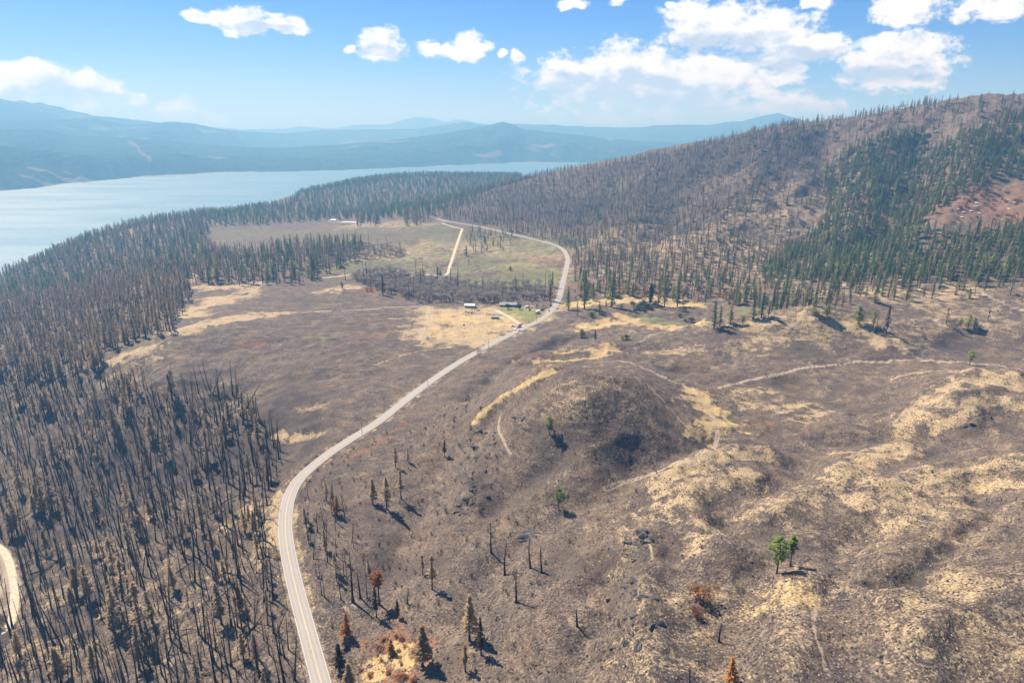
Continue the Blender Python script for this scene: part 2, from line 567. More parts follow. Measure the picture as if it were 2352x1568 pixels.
SC = np.zeros(GX.shape)
for pix_, amp_, wid_ in [
        ([(1520, 1115), (1560, 1080), (1640, 1052), (1760, 1050)], 4.0, 12), ([(1920, 1092), (1990, 1060), (2090, 1026)], 3.8, 11), ([(2352, 935), (2280, 920), (2220, 935), (2150, 985)], 4.5, 12),
        ([(2100, 955), (2160, 900), (2250, 872), (2352, 886)], 3.4, 15), ([(1500, 1568), (1470, 1400), (1480, 1240)], 4.0, 9), ([(1660, 1270), (1600, 1190), (1560, 1130)], 3.4, 10),
        ([(1980, 1150), (2100, 1100), (2220, 1080), (2352, 1066)], 3.5, 10), ([(1750, 1185), (1850, 1130), (1950, 1110)], 3.2, 10), ([(1255, 868), (1160, 922), (1100, 965), (1075, 1010)], 4.0, 10),
        ([(1640, 752), (1750, 737), (1860, 728), (1980, 750), (2080, 790)], 7.0, 28), ([(1190, 835), (1290, 814), (1400, 802)], 4.5, 13), ([(1100, 1030), (1085, 1090), (1070, 1160)], 2.8, 7),
        ([(1800, 1500), (1850, 1400), (1950, 1330), (2100, 1290)], 3.0, 14), ([(2150, 1480), (2250, 1400), (2352, 1370)], 3.5, 14), ([(1330, 1330), (1400, 1260), (1430, 1210)], 2.6, 9),
        ([(2120, 765), (2220, 755), (2330, 770)], 5.0, 18), ([(2040, 1400), (2080, 1480), (2100, 1560)], 2.6, 9),
        ([(1640, 1015), (1560, 1050), (1460, 1102), (1330, 1150), (1200, 1185)], -3.4, 13), ([(1850, 1075), (1800, 1110), (1700, 1150), (1640, 1230)], -3.6, 10), ([(1900, 1010), (2050, 995), (2160, 1030)], -3.5, 11),
        ([(2250, 1195), (2185, 1255), (2130, 1310), (2080, 1350), (2000, 1356)], -2.6, 5), ([(1290, 782), (1240, 806), (1150, 845), (1085, 905)], -4.0, 10), ([(1050, 1000), (1000, 1100), (950, 1200), (880, 1330)], -3.0, 12),
        ([(1250, 1200), (1150, 1280), (1090, 1400)], -3.2, 10), ([(1420, 1300), (1390, 1400), (1330, 1500)], -3.0, 10), ([(1750, 1300), (1700, 1400), (1650, 1520)], -2.6, 10), ([(1820, 870), (1900, 905), (2050, 920)], -3.5, 16),
        ([(2000, 1200), (1950, 1280), (1900, 1400)], -2.4, 9), ([(1700, 800), (1650, 840), (1560, 850)], -3.5, 14), ([(2230, 1080), (2260, 1140), (2300, 1180)], -2.6, 8),
        ([(1315, 905), (1350, 900), (1375, 915)], 5.5, 46), ([(1255, 1075), (1180, 1130), (1130, 1190)], -3.0, 10), ([(1140, 955), (1110, 1010), (1100, 1060)], -2.2, 7),
        # ravines and ribs of the big hill
        ([(1890, 310), (1905, 440), (1850, 560)], -16, 36), ([(2140, 290), (2090, 420), (2010, 560)], -16, 38), ([(1650, 350), (1560, 470), (1450, 580)], -13, 34), ([(1420, 400), (1360, 490), (1320, 560)], -11, 32),
        ([(2020, 290), (1990, 420), (1930, 560)], 11, 36), ([(2260, 270), (2220, 400), (2150, 540)], 11, 38), ([(1770, 320), (1730, 430), (1660, 540)], 11, 34), ([(1520, 380), (1450, 480), (1390, 560)], 9, 32)]:
    sculpt(pix_, amp_ * (1.45 if wid_ < 25 else 1.0), wid_)
GZ += SC
# relief: broad undulation, gullies and hummocks
road_far = np.minimum.reduce([sstep(seg_dist(GX, GY, ROAD[::6])[0], 8, 45)])
GU, GV, GD = to_pix(GX, GY, GZ)
rdist = np.hypot(GX, GY)
roll = fbm(GX / 75 + 3, GY / 75, 3)
ridge = 1 - np.abs(fbm((GX * 0.8 + GY * 0.6) / 80 + 9 + 0.3 * roll, (GY * 0.8 - GX * 0.6) / 38 + 4, 3)) * 2
hum = fbm(GX / 9.0, GY / 9.0, 3)
right_side = sstep(GX - (-30 + 0.02 * GY), 0, 60) * sstep(900 - GY, 0, 200)
hill = sstep(GY, 800, 1000) * sstep(GX, 150, 400)
left_woods = sstep(-GX - 80, 0, 60) * sstep(700 - GY, 0, 100)
GZ += road_far * (roll * (1.2 + 2.0 * right_side + 6 * hill + 2 * left_woods) + (ridge - 0.6) * (1.6 * right_side + 6 * hill + 2.4 * left_woods)
                  + hum * (0.25 + 0.75 * right_side + 0.45 * left_woods) * sstep(1200 - rdist, 0, 600))
GZ += road_far * fbm(GX / 2.6, GY / 2.6, 2) * 0.16 * sstep(700 - rdist, 0, 400)
# the outermost rim sinks below the lake so that the sheet ends out of sight
GZ -= sstep(rdist, 4200, 4600) * 400
D_ROAD = flatten(ROAD, 5.2, 15.0, 0.10)
D_SPUR = np.full(GX.shape, 1e9)
for s_ in SPURS:
    D_SPUR = np.minimum(D_SPUR, flatten(s_, 2.6, 7.0, 0.05))

# ------------------------------------------------------------------ what covers the ground (masks in world space)
CH = {k: np.zeros(GX.shape, np.float32) for k in ('tan', 'green', 'dirt', 'rust', 'dark', 'straw')}
edge = fbm(GX / 14.0 + 40, GY / 14.0, 3)
edge_fine = fbm(GX / 4.0 + 70, GY / 4.0, 2)


def paint(ch, pix, width, amount=1.0, rough=0.7):
    w_ = pix_world([p[0] for p in pix], [p[1] for p in pix])
    if ch != 'dirt' and width > 2.5:                 # patches far away are seen edge-on: they reach farther back than they look
        width = width * float(np.clip(np.hypot(w_[:, 0], w_[:, 1]).mean() / 420.0, 1.0, 2.6))
    line = smooth_line(w_, max(3.0, width * 0.4)) if len(pix) > 2 else w_
    m = ((GX > line[:, 0].min() - 2 * width) & (GX < line[:, 0].max() + 2 * width) & (GY > line[:, 1].min() - 2 * width) & (GY < line[:, 1].max() + 2 * width))
    if not m.any():
        return
    d, _ = seg_dist(GX[m], GY[m], line)
    if ch == 'dirt':
        d = d + (rough + 0.2) * width * (edge[m] * 0.6 + edge_fine[m] * 0.35)
        amount = np.clip(amount * (1.1 + 0.7 * edge[m]), 0, 1)
    else:
        q = max(6.0, width * 0.9)
        d = d + (0.4 + rough) * width * fbm(GX[m] / q + width, GY[m] / q, 4, 0.65) * 0.8
        amount = np.clip(amount * (1.2 + 0.9 * fbm(GX[m] / 11.0, GY[m] / 11.0 + width, 3)), 0, 1)
    if ch == 'dirt' and 2.0 < width < 3.1:            # two wheel ruts
        d = np.abs(d - 0.85) * 1.5
    CH[ch][m] = np.maximum(CH[ch][m], amount * (1 - sstep(d, width * (0.30 if ch == 'dirt' else 0.12), width * (0.72 if ch == 'dirt' else 1.2))))


STROKES = [
    # tracks of bare pale earth
    ('dirt', [(2352, 852), (2290, 838), (2200, 831), (2130, 828), (2050, 828), (1960, 832), (1880, 841), (1800, 856), (1740, 869), (1690, 881), (1650, 892)], 2.6, 0.85, 0.2),
    ('dirt', [(1420, 828), (1500, 852), (1560, 880), (1600, 906), (1622, 935), (1640, 968), (1648, 997), (1643, 1022), (1606, 1044), (1540, 1068), (1450, 1104), (1385, 1124)], 2.2, 0.75, 0.25),
    ('dirt', [(1455, 862), (1490, 886), (1530, 928), (1560, 962), (1580, 985)], 1.8, 0.6, 0.4),
    ('dirt', [(1880, 1372), (1868, 1430), (1888, 1505), (1906, 1568)], 1.6, 0.6, 0.6),
    ('dirt', [(1850, 1400), (1830, 1460), (1870, 1520)], 1.2, 0.4, 0.8),
    ('dirt', [(1960, 775), (2040, 790), (2090, 808), (2130, 828)], 2.2, 0.6, 0.4),
    ('dirt', [(1760, 745), (1820, 775), (1880, 800), (1960, 832)], 1.6, 0.45, 0.5),
    ('dirt', [(2352, 712), (2310, 698), (2270, 680), (2230, 668)], 4.0, 0.8, 0.3),
    ('dirt', [(1470, 785), (1500, 768), (1560, 758), (1620, 745)], 2.6, 0.6, 0.3),
    ('dirt', [(400, 765), (440, 746), (560, 723), (700, 717), (850, 709), (950, 704), (985, 703)], 3.0, 0.85, 0.3),
    ('dirt', [(986, 706), (978, 745), (964, 782)], 2.4, 0.8, 0.2),
    ('dirt', [(993, 706), (986, 745), (976, 782)], 1.6, 0.6, 0.2),
    ('dirt', [(860, 838), (950, 809), (1040, 796), (1110, 786)], 2.6, 0.6, 0.4),
    ('dirt', [(1112, 706), (1112, 740), (1108, 788)], 2.4, 0.5, 0.3),
    ('dirt', [(1150, 950), (1145, 985), (1160, 1020), (1178, 1050)], 1.4, 0.7, 0.4),
    ('dirt', [(1430, 1205), (1465, 1225), (1490, 1245), (1500, 1290)], 1.2, 0.6, 0.4),
    ('dirt', [(1110, 1290), (1140, 1330), (1060, 1310)], 0.9, 0.4, 0.5),
    ('dirt', [(900, 640), (960, 632), (1020, 632)], 9.0, 0.7, 0.8),
    ('dirt', [(760, 508), (820, 512), (880, 508)], 18.0, 0.6, 0.8),
    ('dirt', [(-10, 1290), (12, 1330), (10, 1400)], 16.0, 0.8, 0.3),
    # golden unburned grass
    ('straw', [(1092, 968), (1130, 927), (1180, 897), (1240, 864), (1275, 852)], 3.6, 1.0, 0.6),
    ('straw', [(1235, 832), (1330, 824), (1400, 812)], 5.0, 0.8, 0.8),
    ('straw', [(1180, 830), (1260, 806), (1360, 802)], 3.0, 0.6, 0.8),
    ('straw', [(1370, 806), (1400, 800)], 9.0, 0.9, 0.6),
    ('straw', [(1595, 900), (1640, 968)], 15.0, 0.85, 1.2),
    ('straw', [(1600, 1000), (1650, 975), (1680, 970)], 9.0, 0.8, 1.2),
    ('straw', [(1320, 700), (1400, 692), (1490, 690), (1610, 704)], 15.0, 0.95, 1.0),
    ('straw', [(1340, 750), (1400, 746), (1440, 730)], 12.0, 0.9, 1.2),
    ('straw', [(1440, 735), (1520, 752), (1600, 742)], 10.0, 0.6, 0.8),
    ('straw', [(1770, 1375), (1830, 1365)], 10.0, 0.42, 1.4),
    ('straw', [(860, 1545), (900, 1500), (950, 1530)], 6.0, 0.8, 1.3),
    ('straw', [(1010, 728), (1100, 735), (1180, 738)], 22.0, 0.55, 0.8), ('straw', [(1000, 760), (1100, 765)], 16.0, 0.45, 0.9),
    # pale dry grass
    ('tan', [(1700, 905), (1760, 895)], 9.0, 0.6, 1.3), ('tan', [(1720, 935), (1850, 930)], 11.0, 0.6, 1.3), ('tan', [(1840, 960), (1880, 950)], 8.0, 0.6, 1.3),
    ('tan', [(1660, 1045), (1600, 1058), (1545, 1085), (1515, 1115)], 10.0, 0.9, 0.9), ('tan', [(1650, 1045), (1760, 1050)], 7.0, 0.75, 0.9),
    ('tan', [(1920, 1092), (1990, 1060), (2090, 1028)], 8.0, 0.85, 0.8), ('tan', [(1930, 1040), (2030, 1025), (2090, 1020)], 7.0, 0.85, 0.8),
    ('tan', [(1500, 1185), (1560, 1135), (1640, 1100), (1720, 1090)], 9.0, 0.7, 1.0), ('tan', [(1980, 1140), (2100, 1100), (2220, 1080), (2352, 1065)], 10.0, 0.7, 1.0),
    ('tan', [(2060, 1190), (2200, 1120), (2352, 1110)], 12.0, 0.6, 1.2), ('tan', [(1750, 1170), (1850, 1130), (1900, 1120)], 8.0, 0.55, 1.2),
    ('tan', [(2352, 936), (2290, 921), (2240, 924), (2200, 962), (2140, 985)], 6.0, 0.9, 0.7),
    ('tan', [(2090, 960), (2150, 905), (2250, 872), (2350, 888)], 12.0, 0.7, 1.0), ('tan', [(2050, 870), (2160, 850), (2230, 848)], 6.0, 0.5, 1.0),
    ('tan', [(1620, 1200), (1600, 1260)], 8.0, 0.5, 1.2), ('tan', [(2100, 1400), (2200, 1350), (2352, 1330)], 20.0, 0.36, 1.4),
    ('tan', [(1700, 1500), (2000, 1500), (2352, 1520)], 40.0, 0.20, 1.4), ('tan', [(1750, 1400), (1900, 1350)], 18.0, 0.32, 1.4),
    ('tan', [(2000, 1250), (2250, 1220)], 22.0, 0.26, 1.4), ('tan', [(1480, 1500), (1560, 1400)], 14.0, 0.3, 1.3),
    ('tan', [(1700, 800), (1800, 770), (1900, 760)], 14.0, 0.45, 1.3), ('tan', [(1720, 745), (1850, 728), (1980, 755), (2050, 790)], 10.0, 0.65, 1.0),
    ('tan', [(2150, 730), (2300, 710)], 16.0, 0.4, 1.3), ('tan', [(1500, 810), (1600, 800)], 10.0, 0.5, 1.3),
    ('tan', [(420, 758), (480, 742), (560, 730)], 14.0, 0.95, 1.0), ('tan', [(440, 718), (500, 690), (570, 676)], 20.0, 0.9, 0.9),
    ('tan', [(250, 830), (320, 803), (350, 797)], 8.0, 0.9, 0.9), ('tan', [(560, 728), (640, 722)], 8.0, 0.8, 1.0), ('tan', [(470, 660), (580, 655)], 12.0, 0.7, 1.0),
    ('tan', [(260, 860), (330, 830)], 18.0, 0.4, 1.2),
    ('tan', [(640, 998), (690, 1006), (735, 992)], 5.0, 0.9, 0.8), ('tan', [(690, 940), (740, 930)], 6.0, 0.4, 1.2), ('tan', [(755, 668), (810, 658)], 10.0, 0.8, 0.8),
    ('tan', [(1000, 716), (1190, 713)], 20.0, 0.9, 0.4), ('tan', [(995, 736), (1215, 731)], 20.0, 0.9, 0.4), ('tan', [(985, 756), (1185, 754)], 18.0, 0.9, 0.5),
    ('tan', [(975, 774), (1135, 777)], 16.0, 0.85, 0.6), ('tan', [(1000, 788), (1100, 787)], 12.0, 0.6, 0.8),
    ('tan', [(1100, 795), (1190, 765)], 7.0, 0.5, 0.8), ('tan', [(1240, 715), (1285, 712)], 10.0, 0.6, 0.8),
    ('tan', [(880, 590), (1030, 580)], 60.0, 0.4, 1.0), ('tan', [(1060, 570), (1200, 585)], 50.0, 0.5, 1.0), ('tan', [(1440, 560), (1600, 570), (1700, 560)], 60.0, 0.4, 1.2),
    ('tan', [(1330, 620), (1500, 640), (1800, 640)], 40.0, 0.35, 1.3), ('tan', [(1900, 670), (2200, 680)], 24.0, 0.55, 1.3), ('tan', [(300, 660), (420, 640)], 26.0, 0.5, 1.2),
    ('tan', [(800, 520), (960, 516)], 30.0, 0.5, 1.0), ('tan', [(1700, 500), (1850, 480)], 60.0, 0.35, 1.3), ('tan', [(260, 540), (340, 525)], 30.0, 0.6, 1.0),
    ('tan', [(300, 950), (420, 930), (540, 940)], 26.0, 0.2, 1.4), ('tan', [(200, 1250), (400, 1350), (500, 1500)], 50.0, 0.20, 1.4), ('tan', [(50, 1400), (100, 1500)], 30.0, 0.3, 1.4),
    ('tan', [(560, 1180), (630, 1160), (625, 1250)], 12.0, 0.6, 1.2), ('tan', [(640, 1140), (632, 1200), (640, 1240)], 5.0, 0.8, 0.8),
    # living grass
    ('green', [(1172, 713), (1224, 718)], 11.0, 1.4, 0.1), ('green', [(1178, 722), (1228, 726)], 10.0, 1.4, 0.1), ('green', [(1188, 731), (1216, 733)], 8.0, 1.4, 0.1),
    ('green', [(1130, 733), (1148, 735)], 5.0, 0.6, 0.5), ('green', [(1150, 708), (1200, 709)], 6.0, 0.8, 0.4),
    ('green', [(1478, 732), (1520, 740), (1565, 742)], 10.0, 0.85, 0.7), ('green', [(1080, 652), (1180, 656), (1262, 648)], 13.0, 0.85, 0.9), ('green', [(960, 650), (1000, 655)], 12.0, 0.6, 0.9),
    ('green', [(760, 606), (860, 606), (960, 612)], 40.0, 0.40, 1.0), ('green', [(1080, 605), (1250, 630)], 46.0, 0.48, 1.0), ('green', [(1060, 555), (1240, 580)], 60.0, 0.42, 1.0),
    ('green', [(520, 545), (700, 530), (900, 530)], 90.0, 0.34, 1.0), ('green', [(900, 560), (1030, 545)], 70.0, 0.36, 1.0), ('green', [(300, 800), (400, 780)], 16.0, 0.25, 1.0),
    ('green', [(700, 770), (760, 772)], 8.0, 0.35, 1.0), ('green', [(1700, 715), (1760, 712)], 7.0, 0.6, 1.0), ('green', [(680, 1020), (760, 985)], 6.0, 0.3, 1.0),
    ('green', [(2000, 1350), (2300, 1500)], 40.0, 0.16, 1.4),
    # rust-red scrub and ash-dark burn
    ('rust', [(850, 1500), (900, 1480), (950, 1520), (880, 1560)], 9.0, 0.8, 1.3), ('rust', [(845, 668), (850, 669)], 9.0, 0.9, 0.6),
    ('rust', [(2230, 470), (2290, 480), (2352, 440)], 60.0, 0.55, 1.2), ('rust', [(2150, 430), (2000, 470)], 30.0, 0.35, 1.3), ('rust', [(560, 790), (600, 785)], 8.0, 0.4, 1.0),
    ('rust', [(1700, 980), (1780, 970)], 9.0, 0.35, 1.3), ('rust', [(820, 775), (860, 770)], 8.0, 0.4, 1.0), ('rust', [(1330, 660), (1500, 668), (1700, 672)], 24.0, 0.4, 1.3),
    ('rust', [(770, 1060), (850, 1030), (950, 960)], 6.0, 0.35, 1.3), ('rust', [(1180, 590), (1290, 600)], 16.0, 0.4, 1.0),
    ('dark', [(1380, 950), (1480, 1000), (1420, 1050)], 24.0, 0.15, 1.3), ('dark', [(1090, 1060), (1140, 1130)], 14.0, 0.38, 1.3), ('dark', [(1480, 1250), (1500, 1350), (1480, 1450)], 16.0, 0.42, 1.3),
    ('dark', [(1230, 800), (1290, 776), (1350, 770)], 12.0, 0.5, 1.0), ('dark', [(700, 1100), (800, 1150), (850, 1250)], 26.0, 0.36, 1.3), ('dark', [(2180, 1250), (2130, 1310), (2090, 1350)], 4.0, 0.9, 0.5),
    ('dark', [(2000, 1350), (2100, 1358)], 3.0, 0.8, 0.5), ('dark', [(1960, 895), (1700, 1000)], 20.0, 0.35, 1.3), ('dark', [(350, 887), (450, 882), (540, 888)], 4.0, 0.95, 0.3),
    ('dark', [(400, 1050), (250, 1150), (150, 1300)], 110.0, 0.5, 1.2), ('dark', [(860, 620), (960, 650), (1080, 672), (1240, 685)], 20.0, 0.25, 1.0), ('dark', [(2150, 880), (2270, 960)], 10.0, 0.5, 1.2),
    ('dark', [(2060, 780), (2250, 790)], 16.0, 0.5, 1.2), ('dark', [(1580, 910), (1540, 900)], 8.0, 0.4, 1.0),
    ('dark', [(1150, 470), (1400, 460), (1600, 410), (1780, 350)], 90.0, 0.6, 1.0), ('dark', [(1350, 560), (1500, 520), (1650, 470)], 70.0, 0.45, 1.2), ('dark', [(1660, 780), (1750, 800), (1900, 812)], 20.0, 0.35, 1.2), ('dark', [(1700, 870), (1900, 890), (2050, 940)], 18.0, 0.35, 1.3),
]
for k_, pix_, wid_, amt_, rgh_ in STROKES:
    paint(k_, pix_, wid_, amt_, rgh_)
# small dark circles that the fire left in the field, paler shoulders along the roads
for (px, py, r_) in [(620, 745, 7), (660, 800, 5), (700, 830, 6), (560, 760, 4), (590, 800, 6), (520, 790, 5), (760, 760, 4), (800, 790, 3), (640, 850, 5), (690, 720, 4),
                     (850, 760, 3), (720, 870, 3), (450, 800, 4), (480, 825, 4), (900, 770, 3), (610, 715, 3), (820, 730, 3)]:
    c_ = pix_world(px, py)[0]
    d_ = np.hypot(GX - c_[0], GY - c_[1]) + edge_fine * 1.5
    CH['dark'] = np.maximum(CH['dark'], 0.75 * np.exp(-((d_ - r_) / 0.9) ** 2))
CH['dirt'] = np.maximum(CH['dirt'], 0.55 * (1 - sstep(D_ROAD + edge_fine * 1.2, 3.9, 5.4)))
CH['straw'] = np.maximum(CH['straw'], np.clip(0.5 + 0.9 * edge, 0, 0.8) * (1 - sstep(D_ROAD + edge_fine * 2.5, 4.6, 7.0)) * sstep(D_ROAD, 4.2, 4.8))
CH['dirt'] = np.maximum(CH['dirt'], 0.95 * (1 - sstep(D_SPUR + edge_fine * 0.6, 1.9, 3.0)))
# unburned grass tends to survive on the crests of the open slopes
crest = sstep(ridge, 0.62, 0.98) * right_side * sstep(road_far, 0.7, 1.0)
CH['tan'] = np.maximum(CH['tan'], crest * 0.22)
CH['tan'] = np.maximum(CH['tan'], sstep(SC, 2.0, 6.0) * right_side * 0.33)
CH['dark'] = np.maximum(CH['dark'], sstep(fbm(GX / 40 + 90, GY / 40, 3), 0.05, 0.5) * 0.42)

# ------------------------------------------------------------------ ground material
mat_ground, nt, out = material('burned_ground')
geo = nt.new('ShaderNodeNewGeometry')
pos = geo.outputs['Position']
at_a = nt.new('ShaderNodeAttribute', attribute_name='cover_a')
at_b = nt.new('ShaderNodeAttribute', attribute_name='cover_b')
sa = nt.new('ShaderNodeSeparateColor')
sb = nt.new('ShaderNodeSeparateColor')
nt.link(at_a.outputs['Color'], sa.inputs[0])
nt.link(at_b.outputs['Color'], sb.inputs[0])
m_tan, m_green, m_dirt = sa.outputs
m_rust, m_dark, m_straw = sb.outputs
nf = nt.noise(pos, 1.25, 4.0, 0.65)               # tussocks, under a metre
nm = nt.noise(pos, 0.27, 5.0, 0.62, 0.4)          # patches of a few metres
nl = nt.noise(pos, 0.035, 4.0, 0.6, 0.3)          # tens of metres
nsp = nt.noise(pos, 2.9, 2.0, 0.7)
nc = nt.noise(nt.scale(pos, (1.0, 1.0, 7.0)), 0.11, 5.0, 0.62, 0.2)   # streaks along the contours
base = nt.mix(nt.smooth(nl, 0.36, 0.66), (0.074, 0.060, 0.055), (0.124, 0.090, 0.062))
base = nt.mix(nt.smooth(nm, 0.40, 0.72), base, (0.165, 0.123, 0.088))
base = nt.mix(nt.math('MULTIPLY', nt.smooth(nc, 0.50, 0.66), 0.55), base, (0.27, 0.205, 0.142))
base = nt.mix(nt.math('MULTIPLY', nt.smooth(nc, 0.47, 0.32), 0.65), base, (0.042, 0.037, 0.040))
base = nt.mix(nt.math('MULTIPLY', nt.smooth(nf, 0.50, 0.70), 0.7), base, (0.36, 0.28, 0.20))
base = nt.mix(nt.math('MULTIPLY', nt.smooth(nf, 0.50, 0.30), 0.80), base, (0.035, 0.031, 0.033))


def layer(col, mask, colour, n_amt=0.8, power=0.85):
    """patchy cover: the mask says how likely, the noise where exactly"""
    k = nt.math('ADD', mask, nt.math('MULTIPLY', nt.math('SUBTRACT', nt.math('ADD', nt.math('MULTIPLY', nm, 0.20), nt.math('ADD', nt.math('MULTIPLY', nf, 0.42), nt.math('MULTIPLY', nc, 0.38))), 0.5), n_amt * 5.5))
    k = nt.math('MULTIPLY', nt.smooth(k, 0.16, 0.98), nt.smooth(mask, 0.02, 0.30))
    return nt.mix(nt.math('MULTIPLY', k, power), col, colour)


tan_c = nt.mix(nt.smooth(nf, 0.32, 0.68), (0.29, 0.21, 0.118), (0.60, 0.455, 0.255))
base = layer(base, m_dark, (0.045, 0.040, 0.043), 0.6, 0.85)
base = layer(base, m_tan, tan_c)
base = layer(base, m_rust, nt.mix(nt.smooth(nf, 0.35, 0.65), (0.13, 0.065, 0.045), (0.34, 0.17, 0.09)), 1.0, 0.8)
base = layer(base, m_green, nt.mix(nt.smooth(nf, 0.3, 0.7), (0.10, 0.13, 0.04), (0.24, 0.26, 0.09)), 0.35)
base = layer(base, m_straw, nt.mix(nt.smooth(nf, 0.3, 0.7), (0.40, 0.28, 0.12), (0.64, 0.47, 0.22)), 0.7)
base = layer(base, m_dirt, nt.mix(nf, (0.34, 0.265, 0.185), (0.50, 0.40, 0.285)), 0.35)
base = nt.mix(nt.math('MULTIPLY', nt.smooth(nsp, 0.40, 0.30), nt.math('SUBTRACT', 0.75, nt.math('MULTIPLY', m_dirt, 0.7))), base, (0.030, 0.027, 0.028))
bs = nt.new('ShaderNodeBsdfPrincipled')
nt.link(base, bs.inputs['Base Color'])
bs.inputs['Roughness'].default_value = 0.95
bs.inputs['Specular IOR Level'].default_value = 0.1
bmp = nt.new('ShaderNodeBump')
bmp.inputs['Strength'].default_value = 0.9
bmp.inputs['Distance'].default_value = 0.55
nt.link(nt.math('ADD', nt.math('MULTIPLY', nf, 0.7), nt.math('ADD', nt.math('MULTIPLY', nm, 1.0), nt.math('MULTIPLY', nsp, 0.35))), bmp.inputs['Height'])
nt.link(bmp.outputs[0], bs.inputs['Normal'])
nt.link(bs.outputs[0], out.inputs[0])

V = np.stack([GX, GY, GZ], -1).reshape(-1, 3)
me = grid_mesh('terrain', V, NR, NA, mat_ground, closed=True)
for nm_, ks in (('cover_a', ('tan', 'green', 'dirt')), ('cover_b', ('rust', 'dark', 'straw'))):
    at = me.attributes.new(nm_, 'FLOAT_COLOR', 'POINT')
    at.data.foreach_set('color', np.stack([CH[k].ravel() for k in ks] + [np.ones(GX.size, np.float32)], -1).astype(np.float32).ravel())
terrain = link(bpy.data.objects.new('terrain', me))
tag(terrain, 'burned brown and grey hill ground with patches of dry tan grass', kind='structure')

# ------------------------------------------------------------------ lake
mat_water, nt, out = material('lake_water')
geo = nt.new('ShaderNodeNewGeometry')
bs = nt.new('ShaderNodeBsdfPrincipled')
bs.inputs['Base Color'].default_value = (0.10, 0.20, 0.24, 1)
bs.inputs['Roughness'].default_value = 0.16
bs.inputs['IOR'].default_value = 1.33
nw = nt.noise(nt.scale(geo.outputs['Position'], (1.0, 1.8, 1.0)), 0.05, 5.0, 0.6)
nb = nt.noise(nt.scale(geo.outputs['Position'], (1.0, 4.0, 1.0)), 0.0016, 4.0, 0.5)
nt.link(nt.math('ADD', 0.36, nt.math('MULTIPLY', nt.smooth(nb, 0.35, 0.65), 0.10)), bs.inputs['Roughness'])
bmp = nt.new('ShaderNodeBump')
bmp.inputs['Strength'].default_value = 0.5
bmp.inputs['Distance'].default_value = 1.2
nt.link(nw, bmp.inputs['Height'])
nt.link(bmp.outputs[0], bs.inputs['Normal'])
nt.link(bs.outputs[0], out.inputs[0])
a_ = np.linspace(0, 2 * math.pi, 97)[:-1]
lv = [(0, 0, LAKE_Z)] + [(26000 * math.sin(t), 26000 * math.cos(t), LAKE_Z) for t in a_]
lf = [(0, 1 + (k + 1) % 96, 1 + k) for k in range(96)]
lake = link(bpy.data.objects.new('lake', mesh_from('lake', lv, lf, mat_water)))
tag(lake, 'pale blue lake lying between the burned hills and far shore', kind='structure')

# ------------------------------------------------------------------ hills beyond the lake
def crest_line(profile, dist):
    """photo skyline -> (azimuth, tangent of elevation) at the given distance"""
    a = np.array([p[0] for p in profile], float)
    b = np.array([p[1] for p in profile], float)
    dx, dy, dz = pix_dir(a, b)
    return np.arctan2(dx, dy), dz / np.hypot(dx, dy), dist


SHORE = [(-200, 455), (44, 437), (168, 420), (302, 410), (470, 400), (790, 391), (1000, 383), (1176, 375), (1500, 372), (2400, 372)]
sh_a, sh_t, _ = crest_line(SHORE, 0)
sh_r = (LAKE_Z - CAM_Z) / sh_t
RIDGES = [  # skyline in the photograph, distance in metres, reach of its slopes
    ([(-300, 300), (0, 298), (60, 297), (118, 299), (161, 312), (289, 315), (380, 322), (450, 330), (560, 338), (650, 340), (800, 330), (900, 322),
      (994, 310), (1075, 297), (1120, 288), (1156, 279), (1180, 286), (1196, 295), (1250, 302), (1350, 313), (1449, 323), (1600, 330), (1800, 320), (2500, 310)], [(0, 6800), (600, 7200), (1150, 8200), (2500, 8200)], 2600),
    ([(-300, 340), (0, 335), (100, 345), (250, 352), (400, 345), (470, 352), (600, 362), (800, 360), (1000, 356), (1300, 352), (1500, 350), (2500, 345)], [(0, 5200), (600, 6200), (1150, 7200), (2500, 7200)], 1500),
    ([(-300, 275), (0, 277), (134, 274), (215, 270), (300, 288), (393, 279), (454, 284), (504, 296), (571, 302), (658, 306), (742, 298), (894, 296), (961, 295), (1035, 284),
      (1062, 279), (1122, 286), (1180, 284), (1263, 286), (1364, 291), (1449, 293), (1526, 286), (1626, 285), (1701, 277), (1786, 258), (1841, 275), (1950, 285), (2500, 280)], [(0, 8300), (400, 9000), (700, 11500), (2500, 11500)], 2600),
    ([(-300, 215), (0, 227), (45, 230), (100, 236), (215, 265), (289, 272), (356, 279), (450, 290), (560, 297), (658, 295), (689, 290), (759, 295), (820, 286), (894, 285),
      (930, 274), (951, 267), (975, 269), (994, 271), (1025, 281), (1051, 273), (1092, 281), (1200, 290), (1500, 292), (2500, 290)], [(0, 10000), (300, 10500), (650, 17500), (2500, 17500)], 3400),
]
FAZ = np.radians(np.concatenate([np.arange(-180, -52, 4.0), np.linspace(-52, 52, 620), np.arange(56, 180, 4.0)]))
FR = np.concatenate([np.linspace(3200, 9500, 190), np.linspace(9600, 20000, 80), [22000, 25500]])
FX = FR[:, None] * np.sin(FAZ)[None]
FY = FR[:, None] * np.cos(FAZ)[None]
shore_r = np.interp(FAZ, sh_a, sh_r)[None] + 120 * fbm(np.sin(FAZ) * 22, np.cos(FAZ) * 22, 3)[None]
shore_r = np.where(np.abs(FAZ)[None] > R(60), np.maximum(shore_r, 4200), shore_r)
inland = FR[:, None] - shore_r
FZ = LAKE_Z - 30 + sstep(inland, -150, 250) * 48 + np.clip(inland, 0, 6000) * 0.018
spur = 1 - np.abs(fbm(FX / 750 + 2, FY / 750, 4)) * 2.4
fine_n = fbm(FX / 260, FY / 260, 4)
